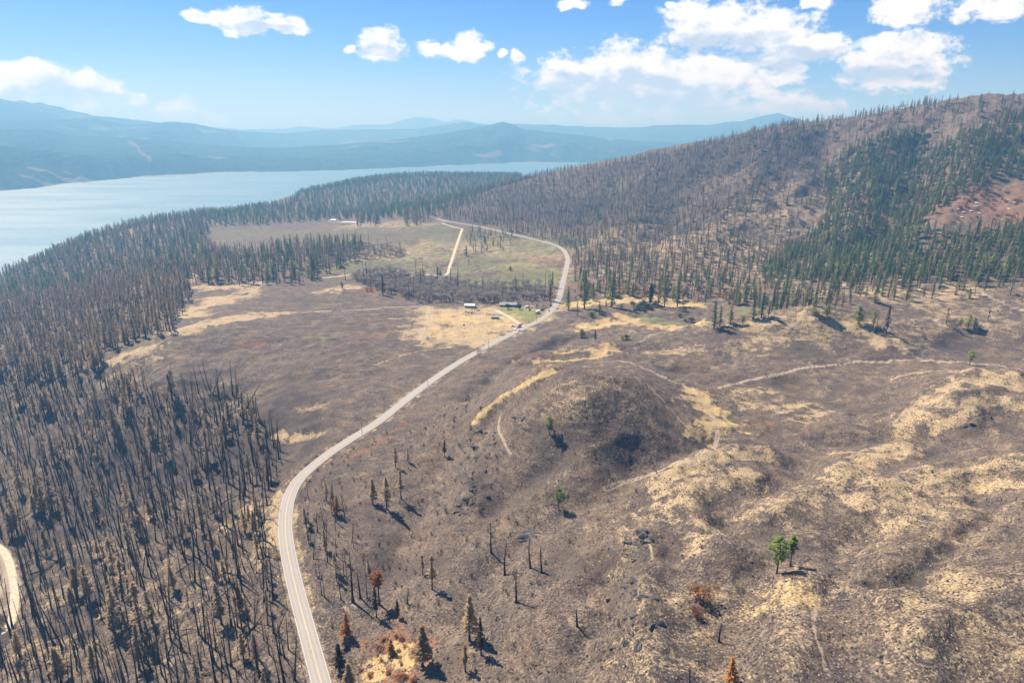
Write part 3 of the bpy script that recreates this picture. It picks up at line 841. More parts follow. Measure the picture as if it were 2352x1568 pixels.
for prof, dist, reach in RIDGES:
    ra, rt, _ = crest_line(prof, 0)
    da, _, _ = crest_line([(p[0], 300) for p in dist], 0)
    dist = np.interp(FAZ, da, [p[1] for p in dist])[None]
    d_ = dist + 900 * fbm(np.sin(FAZ) * 5 + reach, np.cos(FAZ) * 5, 2)[None] * 0.7
    crest_z = CAM_Z + np.interp(FAZ, ra, rt)[None] * d_
    u = (FR[:, None] - d_) / reach
    fall = np.where(u < 0, np.clip(1 + u, 0, 1) ** 1.15, np.clip(1 - u * 0.9, 0, 1))
    fall = fall * (1 - (1 - fall) * 0.9 * sstep(1 - spur, 0.0, 1.1))
    zz = LAKE_Z + (crest_z - LAKE_Z) * fall + fine_n * 26 * sstep(1 - fall, 0.02, 0.25)
    FZ = np.where(inland > 0, np.maximum(FZ, zz * sstep(inland, -50, 500) + FZ * (1 - sstep(inland, -50, 500))), FZ)
FZ += fbm(FX / 70, FY / 70, 2) * 7 * sstep(inland, 80, 400)
far_tan = np.zeros(FX.shape, np.float32)              # hay fields and grassy ribs on the far side
for pix_, wid_ in [([(70, 385), (130, 405), (215, 418)], 70), ([(40, 398), (85, 415), (130, 428)], 50), ([(150, 395), (190, 408)], 45), ([(280, 315), (330, 320)], 120), ([(300, 325), (320, 345), (345, 370)], 50),
                   ([(460, 300), (520, 306)], 140), ([(870, 318), (925, 318)], 160), ([(780, 330), (830, 327)], 120), ([(870, 326), (935, 324)], 110), ([(785, 340), (820, 336)], 90), ([(1085, 350), (1150, 350)], 120),
                   ([(1225, 333), (1270, 332)], 130), ([(1400, 322), (1420, 318)], 120), ([(660, 318), (690, 319)], 130), ([(500, 362), (515, 363)], 60), ([(1040, 330), (1060, 331)], 80)]:
    w_ = pix_world([p[0] for p in pix_], [p[1] for p in pix_], (FAZ, FR, FZ, 0))
    d, _ = seg_dist(FX, FY, w_)
    far_tan = np.maximum(far_tan, 1 - sstep(d * (1 + 0.6 * fine_n), wid_ * 0.12, wid_ * 0.5))
mat_hills, nt, out = material('wooded_far_hills')
geo = nt.new('ShaderNodeNewGeometry')
pos = geo.outputs['Position']
sp_ = nt.new('ShaderNodeSeparateXYZ')
nt.link(pos, sp_.inputs[0])
n1 = nt.noise(pos, 0.0011, 5.0, 0.6, 0.6)
n2 = nt.noise(pos, 0.03, 3.0, 0.7)
n3 = nt.noise(nt.scale(pos, (1, 1, 4)), 0.004, 5.0, 0.65)
c = nt.mix(nt.smooth(n2, 0.35, 0.65), (0.018, 0.036, 0.026), (0.055, 0.078, 0.045))
c = nt.mix(nt.math('MULTIPLY', nt.smooth(nt.math('ADD', nt.math('MULTIPLY', n1, 0.6), nt.math('MULTIPLY', n3, 0.4)), 0.58, 0.64), 0.6), c, (0.26, 0.21, 0.14))
ft = nt.new('ShaderNodeAttribute', attribute_name='grass')
c = nt.mix(nt.math('MULTIPLY', nt.smooth(nt.math('ADD', ft.outputs['Fac'], nt.math('SUBTRACT', n3, 0.5)), 0.35, 0.8), 0.75), c, (0.24, 0.19, 0.12))
c = nt.mix(nt.math('MULTIPLY', nt.smooth(sp_.outputs[2], LAKE_Z + 9.0, LAKE_Z + 3.0), nt.smooth(nt.noise(pos, 0.0022, 3.0, 0.6), 0.42, 0.62)), c, (0.48, 0.41, 0.31))
bs = nt.new('ShaderNodeBsdfDiffuse')
nt.link(c, bs.inputs[0])
bmp = nt.new('ShaderNodeBump')
bmp.inputs['Distance'].default_value = 14.0
nt.link(n2, bmp.inputs['Height'])
nt.link(bmp.outputs[0], bs.inputs['Normal'])
nt.link(bs.outputs[0], out.inputs[0])
me = grid_mesh('far_hills', np.stack([FX, FY, FZ], -1).reshape(-1, 3), len(FR), len(FAZ), mat_hills, closed=True)
at = me.attributes.new('grass', 'FLOAT', 'POINT')
at.data.foreach_set('value', far_tan.astype(np.float32).ravel())
far_hills = link(bpy.data.objects.new('far_hills', me))
tag(far_hills, 'blue hazy wooded hills and mountains beyond the lake', kind='structure')

# ------------------------------------------------------------------ smoke haze in the air
mat_haze, nt, out = material('smoke_haze')
pv = nt.new('ShaderNodeVolumePrincipled')
pv.inputs['Color'].default_value = (0.24, 0.58, 1.0, 1)
pv.inputs['Absorption Color'].default_value = (0.62, 0.62, 0.62, 1)
pv.inputs['Density'].default_value = 1.8e-4
pv.inputs['Anisotropy'].default_value = 0.15
nt.link(pv.outputs[0], out.inputs['Volume'])
hx, z0, z1 = 27000.0, -800.0, 660.0
hv = [(x, y, z) for z in (z0, z1) for (x, y) in ((-hx, -hx), (hx, -hx), (hx, hx), (-hx, hx))]
hf = [(3, 2, 1, 0), (4, 5, 6, 7), (0, 1, 5, 4), (1, 2, 6, 5), (2, 3, 7, 6), (3, 0, 4, 7)]
haze = link(bpy.data.objects.new('haze', mesh_from('haze', hv, hf, mat_haze)))
tag(haze, 'thin blue wildfire smoke haze filling the valley air', kind='stuff')
#STAGE2

# ------------------------------------------------------------------ simple materials
def plain(name, col, rough=0.8, metal=0.0, vary=0.0, scale=3.0, spec=0.3):
    m, nt, out = material(name)
    b = nt.new('ShaderNodeBsdfPrincipled')
    b.inputs['Roughness'].default_value = rough
    b.inputs['Metallic'].default_value = metal
    b.inputs['Specular IOR Level'].default_value = spec
    tc = nt.new('ShaderNodeTexCoord')
    n_ = nt.noise(tc.outputs['Object'], scale, 4.0, 0.6)
    c = nt.mix(nt.smooth(n_, 0.3, 0.7), tuple(v * (1 - vary) for v in col), tuple(min(1, v * (1 + vary)) for v in col))
    nt.link(c, b.inputs['Base Color'])
    nt.link(b.outputs[0], out.inputs[0])
    return m


def foliage(name, dark, mid, light, trans=0.25):
    """leaf colours that differ from tree to tree and from tuft to tuft"""
    m, nt, out = material(name)
    oi = nt.new('ShaderNodeObjectInfo')
    geo = nt.new('ShaderNodeNewGeometry')
    n_ = nt.noise(geo.outputs['Position'], 0.9, 2.0, 0.6)
    r = oi.outputs['Random']
    c = nt.mix(nt.smooth(r, 0.0, 0.6), dark, mid)
    c = nt.mix(nt.smooth(r, 0.55, 1.0), c, light)
    c = nt.mix(nt.smooth(n_, 0.35, 0.7), nt.mix(0.45, c, dark), nt.mix(0.25, c, light))
    d = nt.new('ShaderNodeBsdfDiffuse')
    t = nt.new('ShaderNodeBsdfTranslucent')
    nt.link(c, d.inputs[0])
    nt.link(c, t.inputs[0])
    x = nt.new('ShaderNodeMixShader')
    x.inputs[0].default_value = trans
    nt.link(d.outputs[0], x.inputs[1])
    nt.link(t.outputs[0], x.inputs[2])
    nt.link(x.outputs[0], out.inputs[0])
    return m


M_CHAR = plain('charred_bark', (0.022, 0.020, 0.021), 0.9, vary=0.5, scale=1.5)
M_CHAR_TWIG = plain('charred_twigs', (0.046, 0.037, 0.035), 0.9, vary=0.4)
M_BARK = plain('pine_bark', (0.075, 0.052, 0.040), 0.9, vary=0.4, scale=2.0)
M_GREYTWIG = foliage('grey_bare_twigs', (0.25, 0.215, 0.19), (0.37, 0.315, 0.27), (0.52, 0.43, 0.33), 0.3)
M_SCORCH = foliage('scorched_needles', (0.29, 0.225, 0.165), (0.46, 0.36, 0.24), (0.64, 0.47, 0.28), 0.45)
M_TANN = foliage('tan_dead_needles', (0.36, 0.26, 0.14), (0.56, 0.41, 0.23), (0.70, 0.53, 0.29), 0.5)
M_ORANGE = foliage('orange_dead_needles', (0.36, 0.15, 0.055), (0.58, 0.28, 0.10), (0.70, 0.38, 0.14), 0.5)
M_DARKSC = foliage('dark_scorched_needles', (0.05, 0.035, 0.03), (0.09, 0.06, 0.045), (0.14, 0.09, 0.06))
M_GREEN = foliage('green_needles', (0.11, 0.17, 0.065), (0.20, 0.27, 0.09), (0.40, 0.43, 0.15), 0.45)
M_PINE = foliage('bright_pine_needles', (0.17, 0.25, 0.05), (0.30, 0.39, 0.085), (0.46, 0.52, 0.14), 0.5)
M_SHRUB = foliage('grey_green_leaves', (0.05, 0.08, 0.04), (0.09, 0.13, 0.06), (0.16, 0.19, 0.09))
M_RUSTLEAF = foliage('rust_leaves', (0.22, 0.09, 0.05), (0.42, 0.20, 0.09), (0.62, 0.36, 0.16), 0.4)
M_ROCK = plain('dark_basalt', (0.085, 0.078, 0.074), 0.9, vary=0.6, scale=1.3)
M_WHITEROCK = plain('pale_rock', (0.55, 0.50, 0.44), 0.85, vary=0.25)
M_WOODPOST = plain('weathered_wood', (0.09, 0.075, 0.06), 0.9, vary=0.3)
M_STEEL = plain('weathered_steel', (0.20, 0.17, 0.145), 0.7, 0.3, 0.3)
M_TYRE = plain('tyre_rubber', (0.02, 0.02, 0.02), 0.9)
M_GLASS = plain('dark_glass', (0.03, 0.04, 0.05), 0.1, spec=0.6)
M_WHITE = plain('white_paint', (0.78, 0.78, 0.77), 0.5, vary=0.06)
M_ROOFWHITE = plain('white_metal_roof', (0.75, 0.75, 0.76), 0.45, vary=0.08)
M_ROOFGREY = plain('grey_shingle_roof', (0.34, 0.34, 0.35), 0.8, vary=0.2, scale=1.2)
M_WALLDARK = plain('dark_green_siding', (0.09, 0.11, 0.10), 0.8, vary=0.15)
M_WALLTAN = plain('tan_siding', (0.40, 0.33, 0.26), 0.8, vary=0.12)
M_RED = plain('maroon_paint', (0.20, 0.03, 0.05), 0.35, vary=0.1, spec=0.5)
M_HAY = plain('hay', (0.45, 0.36, 0.18), 0.9, vary=0.25)
M_LOG = plain('bleached_log', (0.17, 0.14, 0.12), 0.9, vary=0.4)


# ------------------------------------------------------------------ plant builders (pure mesh data, base at the origin, z up)
class Geo:
    def __init__(self):
        self.v, self.f = [], []

    def tube(self, pts, radii, sides=6, cap=True):
        base = len(self.v)
        pts = [np.asarray(p, float) for p in pts]
        for k, p in enumerate(pts):
            d = pts[min(k + 1, len(pts) - 1)] - pts[max(k - 1, 0)]
            d = d / (np.linalg.norm(d) + 1e-9)
            a = np.cross(d, (1, 0, 0) if abs(d[0]) < 0.9 else (0, 1, 0))
            a /= np.linalg.norm(a)
            b = np.cross(d, a)
            for s in range(sides):
                t = 2 * math.pi * s / sides
                self.v.append(p + radii[k] * (a * math.cos(t) + b * math.sin(t)))
        for k in range(len(pts) - 1):
            for s in range(sides):
                s2 = (s + 1) % sides
                self.f.append((base + k * sides + s, base + k * sides + s2, base + (k + 1) * sides + s2, base + (k + 1) * sides + s))
        if cap:
            self.f.append(tuple(base + (len(pts) - 1) * sides + s for s in range(sides)))

    def spike(self, p, q, r):
        """a thin three-sided tapering twig"""
        p, q = np.asarray(p, float), np.asarray(q, float)
        d = q - p
        d = d / (np.linalg.norm(d) + 1e-9)
        a = np.cross(d, (0, 0, 1) if abs(d[2]) < 0.9 else (1, 0, 0))
        a /= np.linalg.norm(a)
        b = np.cross(d, a)
        k = len(self.v)
        for t in (0, 2.094, 4.189):
            self.v.append(p + r * (a * math.cos(t) + b * math.sin(t)))
        self.v.append(q)
        self.f += [(k, k + 1, k + 3), (k + 1, k + 2, k + 3), (k + 2, k, k + 3)]

    def leaf(self, c, u, w):
        """a pointed spray of needles or leaves"""
        k = len(self.v)
        c, u, w = np.asarray(c), np.asarray(u), np.asarray(w)
        self.v += [c - u, c + w + u * 0.1, c + u, c - w + u * 0.1]
        self.f.append((k, k + 1, k + 2, k + 3))

    def box(self, x0, x1, y0, y1, z0, z1):
        k = len(self.v)
        self.v += [np.array(p, float) for p in ((x0, y0, z0), (x1, y0, z0), (x1, y1, z0), (x0, y1, z0), (x0, y0, z1), (x1, y0, z1), (x1, y1, z1), (x0, y1, z1))]
        self.f += [tuple(k + i for i in q) for q in ((3, 2, 1, 0), (4, 5, 6, 7), (0, 1, 5, 4), (1, 2, 6, 5), (2, 3, 7, 6), (3, 0, 4, 7))]

    def prism(self, outline, y0, y1):
        """outline in x-z, extruded along y"""
        k, n_ = len(self.v), len(outline)
        for y in (y0, y1):
            self.v += [np.array((x, y, z), float) for (x, z) in outline]
        self.f.append(tuple(k + i for i in range(n_)))
        self.f.append(tuple(k + n_ + i for i in reversed(range(n_))))
        for i in range(n_):
            j = (i + 1) % n_
            self.f.append((k + j, k + i, k + n_ + i, k + n_ + j))

    def mesh(self, name, mat, smooth=False):
        return mesh_from(name, self.v, self.f, mat, smooth)


def trunk_path(rng, h, bend):
    a = rng.uniform(0, 2 * math.pi)
    b = rng.uniform(0.2, 1.0) * bend
    ph = rng.uniform(0, 6)
    return lambda t: np.array((math.cos(a) * b * (t * t) * h + 0.006 * h * math.sin(5 * t + ph) * bend / 0.03,
                               math.sin(a) * b * (t * t) * h + 0.006 * h * math.cos(4 * t + ph) * bend / 0.03, t * h))


def build_trunk(g, path, h, r0, top=1.0, sides=7):
    ts = np.linspace(0, top, 8)
    g.tube([path(t) - np.array((0, 0, 0.5 if t == 0 else 0)) for t in ts], [r0 * (1.35 if t == 0 else 1.0 - 0.86 * t) for t in ts], sides)


def conifer(seed, mats, h=20.0, crown0=0.2, rad=2.6, shape='fir', per=9, size=0.55, droop=0.25, gap=0.55, skip=0.1, bend=0.015, r0=0.30):
    rng = random.Random(seed)
    path = trunk_path(rng, h, bend)
    g, c = Geo(), Geo()
    build_trunk(g, path, h, r0)
    z = crown0
    lean = rng.uniform(0, 6.28)
    while z < 0.995:
        t = (z - crown0) / (1 - crown0)
        if shape == 'fir':
            r = rad * (1 - t) ** 0.85 * min(1.0, 0.55 + t * 3.5)
        elif shape == 'pine':
            r = rad * math.sqrt(max(0.0, 1 - (2 * t - 0.9) ** 2 / 1.25)) * (1.0 if t < 0.8 else 0.8)
        else:
            r = rad * (0.55 + 0.45 * math.sin(t * 9 + seed)) * (1 - t) ** 0.6
        n_ = rng.randint(4, 6)
        a0 = rng.uniform(0, 6.28)
        for k in range(n_):
            if rng.random() < skip:
                continue
            a = a0 + 6.283 * k / n_ + rng.uniform(-0.3, 0.3)
            L = max(0.25, r * rng.uniform(0.42, 1.2) * (1 + 0.15 * math.cos(a - lean)))
            o = path(z)
            dr = droop * rng.uniform(0.4, 1.5) * (1 - 0.8 * t)
            dirv = np.array((math.cos(a), math.sin(a), -dr))
            tip = o + dirv * L
            if L > 0.7:
                g.spike(o, o + dirv * L * 0.92, 0.045 + 0.012 * L)
            m_ = max(2, int(per * (0.35 + L / rad)))
            for q in range(m_):
                s = rng.uniform(0.18, 1.05) ** 0.8
                spread = 0.30 * L * (1.1 - 0.55 * s)
                side = np.array((-math.sin(a), math.cos(a), 0.0))
                cpos = o + dirv * L * s + side * rng.uniform(-spread, spread) + np.array((0, 0, rng.uniform(-0.22, 0.12)))
                b = a + rng.uniform(-0.9, 0.9)
                u = np.array((math.cos(b), math.sin(b), rng.uniform(-0.5, 0.25))) * size * rng.uniform(0.7, 1.3)
                w = np.array((-math.sin(b), math.cos(b), rng.uniform(-0.8, 0.8))) * size * rng.uniform(0.25, 0.5)
                c.leaf(cpos, u, w)
        z += gap / h * rng.uniform(0.75, 1.3)
    top = path(1.0)
    for q in range(5):
        c.leaf(top + np.array((0, 0, -0.25 * q)), np.array((rng.uniform(-.2, .2), rng.uniform(-.2, .2), size * 0.8)), np.array((rng.uniform(-.4, .4), rng.uniform(-.4, .4), 0)) * size)
    return [('trunk', g.mesh('trunk', mats[0], True)), ('crown', c.mesh('crown', mats[1]))]


def snag(seed, mats, h=22.0, fuzz=1.0, bend=0.02, r0=0.33, broken=1.0):
    rng = random.Random(seed)
    path = trunk_path(rng, h, bend)
    g, c = Geo(), Geo()
    build_trunk(g, path, h, r0, broken)
    n_ = int(46 * fuzz)
    for k in range(n_):
        z = rng.uniform(0.22, 1.0) ** 0.75 * broken
        L = (0.5 + 2.1 * (1 - z) ** 0.6) * rng.uniform(0.35, 1.1)
        a = rng.uniform(0, 6.28)
        o = path(z)
        tip = o + np.array((math.cos(a), math.sin(a), rng.uniform(-0.5, 0.25))) * L
        c.spike(o, tip, rng.uniform(0.035, 0.065))
        for q in range(rng.randint(1, 4)):
            s = rng.uniform(0.3, 0.95)
            p = o + (tip - o) * s
            b = a + rng.uniform(-1.2, 1.2)
            c.spike(p, p + np.array((math.cos(b), math.sin(b), rng.uniform(-0.5, 0.2))) * L * 0.45, 0.028)
    return [('trunk', g.mesh('trunk', mats[0], True)), ('branches', c.mesh('branches', mats[1]))]


def bare_tree(seed, mats, h=9.0, stems=3, fine=1.0):
    """leafless broadleaf tree: forking limbs and a haze of twigs"""
    rng = random.Random(seed)
    g, c = Geo(), Geo()

    def grow(p, d, L, r, lev):
        q = p + d * L
        (g if lev < 2 else c).tube([p, (p + q) / 2 + np.array((rng.uniform(-.1, .1), rng.uniform(-.1, .1), 0)) * L, q], [r, r * 0.8, r * 0.6], 4, False) if lev < 3 else c.spike(p, q, r)
        if lev == 4:
            c.leaf(q, np.array((rng.uniform(-1, 1), rng.uniform(-1, 1), rng.uniform(-.5, 1))) * 0.30, np.array((rng.uniform(-1, 1), rng.uniform(-1, 1), rng.uniform(-.5, .5))) * 0.14)
            return
        for k in range(3 if lev < 3 else int(3 * fine)):
            dd = d + np.array((rng.uniform(-1, 1), rng.uniform(-1, 1), rng.uniform(-0.15, 0.6))) * (0.55 + 0.12 * lev)
            dd /= np.linalg.norm(dd)
            grow(p + (q - p) * rng.uniform(0.55, 1.0), dd, L * rng.uniform(0.55, 0.8), max(0.03, r * 0.55), lev + 1)
    for s in range(stems):
        a = rng.uniform(0, 6.28)
        t_ = rng.uniform(0.05, 0.3)
        d = np.array((math.cos(a) * t_, math.sin(a) * t_, 1.0))
        grow(np.array((math.cos(a) * 0.25, math.sin(a) * 0.25, -0.3)), d / np.linalg.norm(d), h * 0.36, 0.016 * h, 0)
    return [('trunk', g.mesh('trunk', mats[0], True)), ('twigs', c.mesh('twigs', mats[1]))]


def shrub(seed, mats, h=2.0, w=1.6, leaves=420, size=0.16, low=0.15):
    rng = random.Random(seed)
    g, c = Geo(), Geo()
    lobes = [(rng.uniform(-.5, .5) * w, rng.uniform(-.5, .5) * w, h * rng.uniform(0.35, 0.72), rng.uniform(0.35, 0.6)) for k in range(6)]
    for (x, y, z, r) in lobes:
        g.spike((x * 0.15, y * 0.15, -0.1), (x, y, z), 0.05 * h / 2)
        for k in range(4):
            g.spike((x * 0.6, y * 0.6, z * 0.6), (x + rng.uniform(-.4, .4) * w, y + rng.uniform(-.4, .4) * w, z + rng.uniform(0, .4) * h), 0.025 * h / 2)
    for k in range(leaves):
        (x, y, z, r) = rng.choice(lobes)
        d = np.array((rng.gauss(0, 1), rng.gauss(0, 1), rng.gauss(0.25, 1)))
        d /= np.linalg.norm(d)
        rad_ = r * rng.uniform(0.55, 1.1)
        p = np.array((x, y, z)) + d * np.array((w, w, h * 0.55)) * rad_
        p[2] = max(p[2], low * h)
        u = np.array((rng.uniform(-1, 1), rng.uniform(-1, 1), rng.uniform(-.6, .6))) * size
        v_ = np.cross(d, u) * 0.8
        c.leaf(p, u, v_)
    return [('stems', g.mesh('stems', mats[0])), ('foliage', c.mesh('foliage', mats[1]))]


def twig_shrub(seed, mats, h=1.6):
    rng = random.Random(seed)
    c = Geo()
    for k in range(9):
        a = rng.uniform(0, 6.28)
        t_ = rng.uniform(0.1, 0.75)
        tip = np.array((math.cos(a) * t_, math.sin(a) * t_, 1.0)) * h * rng.uniform(0.55, 1.0)
        c.spike((0.1 * math.cos(a), 0.1 * math.sin(a), -0.1), tip, 0.055)
        for q in range(3):
            p = tip * rng.uniform(0.4, 0.9)
            c.spike(p, p + np.array((rng.uniform(-.4, .4), rng.uniform(-.4, .4), rng.uniform(.1, .5))) * h * 0.6, 0.03)
    return [('stems', c.mesh('stems', mats[0]))]


PROTO = {
    'snag': [snag(100 + k, (M_CHAR, M_CHAR_TWIG), 22, fuzz=(1.0, 0.5, 1.5, 0.8, 1.2, 0.3)[k], bend=(0.01, 0.03, 0.015, 0.045, 0.02, 0.03)[k], broken=(1, 1, 1, 1, 1, 0.7)[k]) for k in range(6)],
    'scorched': [conifer(200 + k, (M_CHAR, M_SCORCH), 20, (0.30, 0.22, 0.38, 0.26, 0.45)[k], (2.5, 2.2, 2.3, 2.7, 2.1)[k], ('fir', 'fir', 'ragged', 'fir', 'ragged')[k],
                         per=(6, 7, 6, 5, 5)[k], size=0.52, skip=0.25, bend=0.015) for k in range(5)],
    'green': [conifer(300 + k, (M_BARK, M_GREEN), 20, (0.10, 0.14, 0.20, 0.08, 0.16)[k], (3.0, 2.8, 3.2, 3.3, 2.5)[k], ('fir', 'fir', 'pine', 'fir', 'fir')[k],
                      per=9, size=0.58, skip=0.16, gap=0.72, droop=0.32) for k in range(5)],
    'pine': [conifer(400 + k, (M_BARK, M_PINE), 16, (0.34, 0.30, 0.45)[k], (3.2, 2.6, 1.6)[k], 'pine', per=12, size=0.52, skip=0.22, droop=-0.15, gap=0.8, r0=0.26) for k in range(3)],
    'tan': [conifer(450 + k, (M_CHAR, M_TANN), 18, (0.22, 0.3, 0.38)[k], (2.6, 2.4, 2.6)[k], ('fir', 'fir', 'ragged')[k], per=11, size=0.50, skip=0.10) for k in range(3)],
    'orange': [conifer(480 + k, (M_CHAR, M_ORANGE), 16, (0.18, 0.62)[k], (2.5, 1.9)[k], ('fir', 'pine')[k], per=9, size=0.45, skip=0.12) for k in range(2)],
    'dark': [conifer(490 + k, (M_CHAR, M_DARKSC), 18, (0.15, 0.3)[k], (2.7, 2.0)[k], 'fir', per=8, size=0.45, skip=0.15) for k in range(2)],
    'bare': [bare_tree(500 + k, (M_GREYTWIG, M_GREYTWIG), 9, (3, 2, 4, 3)[k]) for k in range(4)],
    'brush': [twig_shrub(600 + k, (M_CHAR_TWIG,)) for k in range(4)],
    'shrub': [shrub(700 + k, (M_BARK, M_SHRUB)) for k in range(3)],
    'rustshrub': [shrub(750 + k, (M_CHAR, M_RUSTLEAF), leaves=320) for k in range(3)],
}
HEIGHT = {'snag': 22, 'scorched': 20, 'green': 20, 'pine': 16, 'tan': 18, 'orange': 16, 'dark': 18, 'bare': 10, 'brush': 1.8, 'shrub': 2.0, 'rustshrub': 2.0}
THING = {'snag': 'burned_snag', 'scorched': 'scorched_conifer', 'green': 'green_conifer', 'pine': 'green_pine', 'tan': 'tan_conifer', 'orange': 'orange_conifer',
         'dark': 'scorched_conifer', 'bare': 'bare_tree', 'brush': 'charred_shrub', 'shrub': 'leafy_shrub', 'rustshrub': 'rust_shrub'}
PART_OBJ = {}


def plant(kind, var, loc, rz, s, w, label, group=None, tilt=(0, 0)):
    """one plant: an Empty at its foot with its parts"""
    parts = PROTO[kind][var]
    cat = 'shrub' if 'shrub' in THING[kind] else 'tree'
    root = bpy.data.objects.new(THING[kind], None)
    root.empty_display_size = 0.5
    root.location = loc
    root.rotation_euler = (tilt[0], tilt[1], rz)
    root.scale = (s * w, s * w, s)
    scene.collection.objects.link(root)
    tag(root, label, cat, group)
    for nm_, me_ in parts:
        o = bpy.data.objects.new(nm_, me_)
        o.parent = root
        if nm_ in ('branches', 'twigs', 'foliage', 'stems'):
            o['kind'] = 'stuff'
        scene.collection.objects.link(o)
        PART_OBJ.setdefault((kind, var), [])
        if len(PART_OBJ[(kind, var)]) < len(parts):
            PART_OBJ[(kind, var)].append(o)
    return root


def scatter_stuff(name, label, kind, rows):
    """the uncounted rest of a wood: instances on points, one object"""
    rows = np.asarray(rows, float)           # x y z rz scale width tiltx tilty var
    me_ = bpy.data.meshes.new(name)
    me_.vertices.add(len(rows))
    me_.vertices.foreach_set('co', rows[:, :3].astype(np.float32).ravel())
    a = me_.attributes.new('turn', 'FLOAT_VECTOR', 'POINT')
    a.data.foreach_set('vector', np.stack([rows[:, 6], rows[:, 7], rows[:, 3]], -1).astype(np.float32).ravel())
    a = me_.attributes.new('size', 'FLOAT_VECTOR', 'POINT')
    a.data.foreach_set('vector', np.stack([rows[:, 4] * rows[:, 5]] * 2 + [rows[:, 4]], -1).astype(np.float32).ravel())
    a = me_.attributes.new('variant', 'INT', 'POINT')
    a.data.foreach_set('value', rows[:, 8].astype(np.int32))
    o = link(bpy.data.objects.new(name, me_))
    tag(o, label, kind='stuff')
    ng = bpy.data.node_groups.new(name, 'GeometryNodeTree')
    ng.interface.new_socket('Geometry', in_out='INPUT', socket_type='NodeSocketGeometry')
    ng.interface.new_socket('Geometry', in_out='OUTPUT', socket_type='NodeSocketGeometry')
    gi, go = ng.nodes.new('NodeGroupInput'), ng.nodes.new('NodeGroupOutput')

    def attr(nm_, typ):
        nd = ng.nodes.new('GeometryNodeInputNamedAttribute')
        nd.data_type = typ
        nd.inputs[0].default_value = nm_
        return nd.outputs[0]
    a_turn, a_size, a_var = attr('turn', 'FLOAT_VECTOR'), attr('size', 'FLOAT_VECTOR'), attr('variant', 'INT')
    join = ng.nodes.new('GeometryNodeJoinGeometry')
    for v in range(len(PROTO[kind])):
        if (kind, v) not in PART_OBJ:
            continue
        cmp_ = ng.nodes.new('FunctionNodeCompare')
        cmp_.data_type = 'INT'
        cmp_.operation = 'EQUAL'
        ng.links.new(a_var, cmp_.inputs[2])
        cmp_.inputs[3].default_value = v
        for po in PART_OBJ[(kind, v)]:
            oi = ng.nodes.new('GeometryNodeObjectInfo')
            oi.transform_space = 'ORIGINAL'
            oi.inputs[0].default_value = po
            oi.inputs[1].default_value = True
            ip = ng.nodes.new('GeometryNodeInstanceOnPoints')
            ng.links.new(gi.outputs[0], ip.inputs['Points'])
            ng.links.new(cmp_.outputs[0], ip.inputs['Selection'])
            ng.links.new(oi.outputs['Geometry'], ip.inputs['Instance'])
            ng.links.new(a_turn, ip.inputs['Rotation'])
            ng.links.new(a_size, ip.inputs['Scale'])
            ng.links.new(ip.outputs[0], join.inputs[0])
    ng.links.new(join.outputs[0], go.inputs[0])
    md = o.modifiers.new('scatter', 'NODES')
    md.node_group = ng
    return o


def in_poly(px, py, poly):
    inside = np.zeros(np.shape(px), bool)
    j = len(poly) - 1
    for i in range(len(poly)):
        xi, yi = poly[i]
        xj, yj = poly[j]
        c_ = ((yi > py) != (yj > py)) & (px < (xj - xi) * (py - yi) / ((yj - yi) + 1e-12) + xi)
        inside ^= c_
        j = i
    return inside


NPR = np.random.default_rng(77)


def zone_points(poly, spacing, dmin=0, dmax=6000, patch=0.0, keep_off_road=8.0):
    """tree feet in world metres: a jittered grid over the ground, kept where it falls inside the outline traced from the photograph"""
    pp = np.array(poly, float)
    w_ = pix_world(pp[:, 0], pp[:, 1])
    x0, x1, y0, y1 = w_[:, 0].min() - 30, w_[:, 0].max() + 30, w_[:, 1].min() - 60, w_[:, 1].max() + 60
    gx, gy = np.meshgrid(np.arange(x0, x1, spacing), np.arange(y0, y1, spacing))
    x = (gx + NPR.uniform(-.48, .48, gx.shape) * spacing).ravel()
    y = (gy + NPR.uniform(-.48, .48, gy.shape) * spacing).ravel()
    z = ground(x, y)
    px, py, d = to_pix(x, y, z)
    m = in_poly(px, py, poly) & (d > dmin) & (d < dmax) & (z > LAKE_Z + 1)
    if patch > 0:
        m &= (fbm(x / 45 + 5, y / 45 + 8, 2) + 0.45 > patch + NPR.uniform(-.25, .25, x.shape) - 0.25)
    x, y, z = x[m], y[m], z[m]
    dr = seg_dist(x, y, ROAD[::3])[0]
    for s_ in SPURS:
        dr = np.minimum(dr, seg_dist(x, y, s_[::2])[0] + 3)
    k = dr > keep_off_road
    return np.stack([x[k], y[k], z[k]], -1)


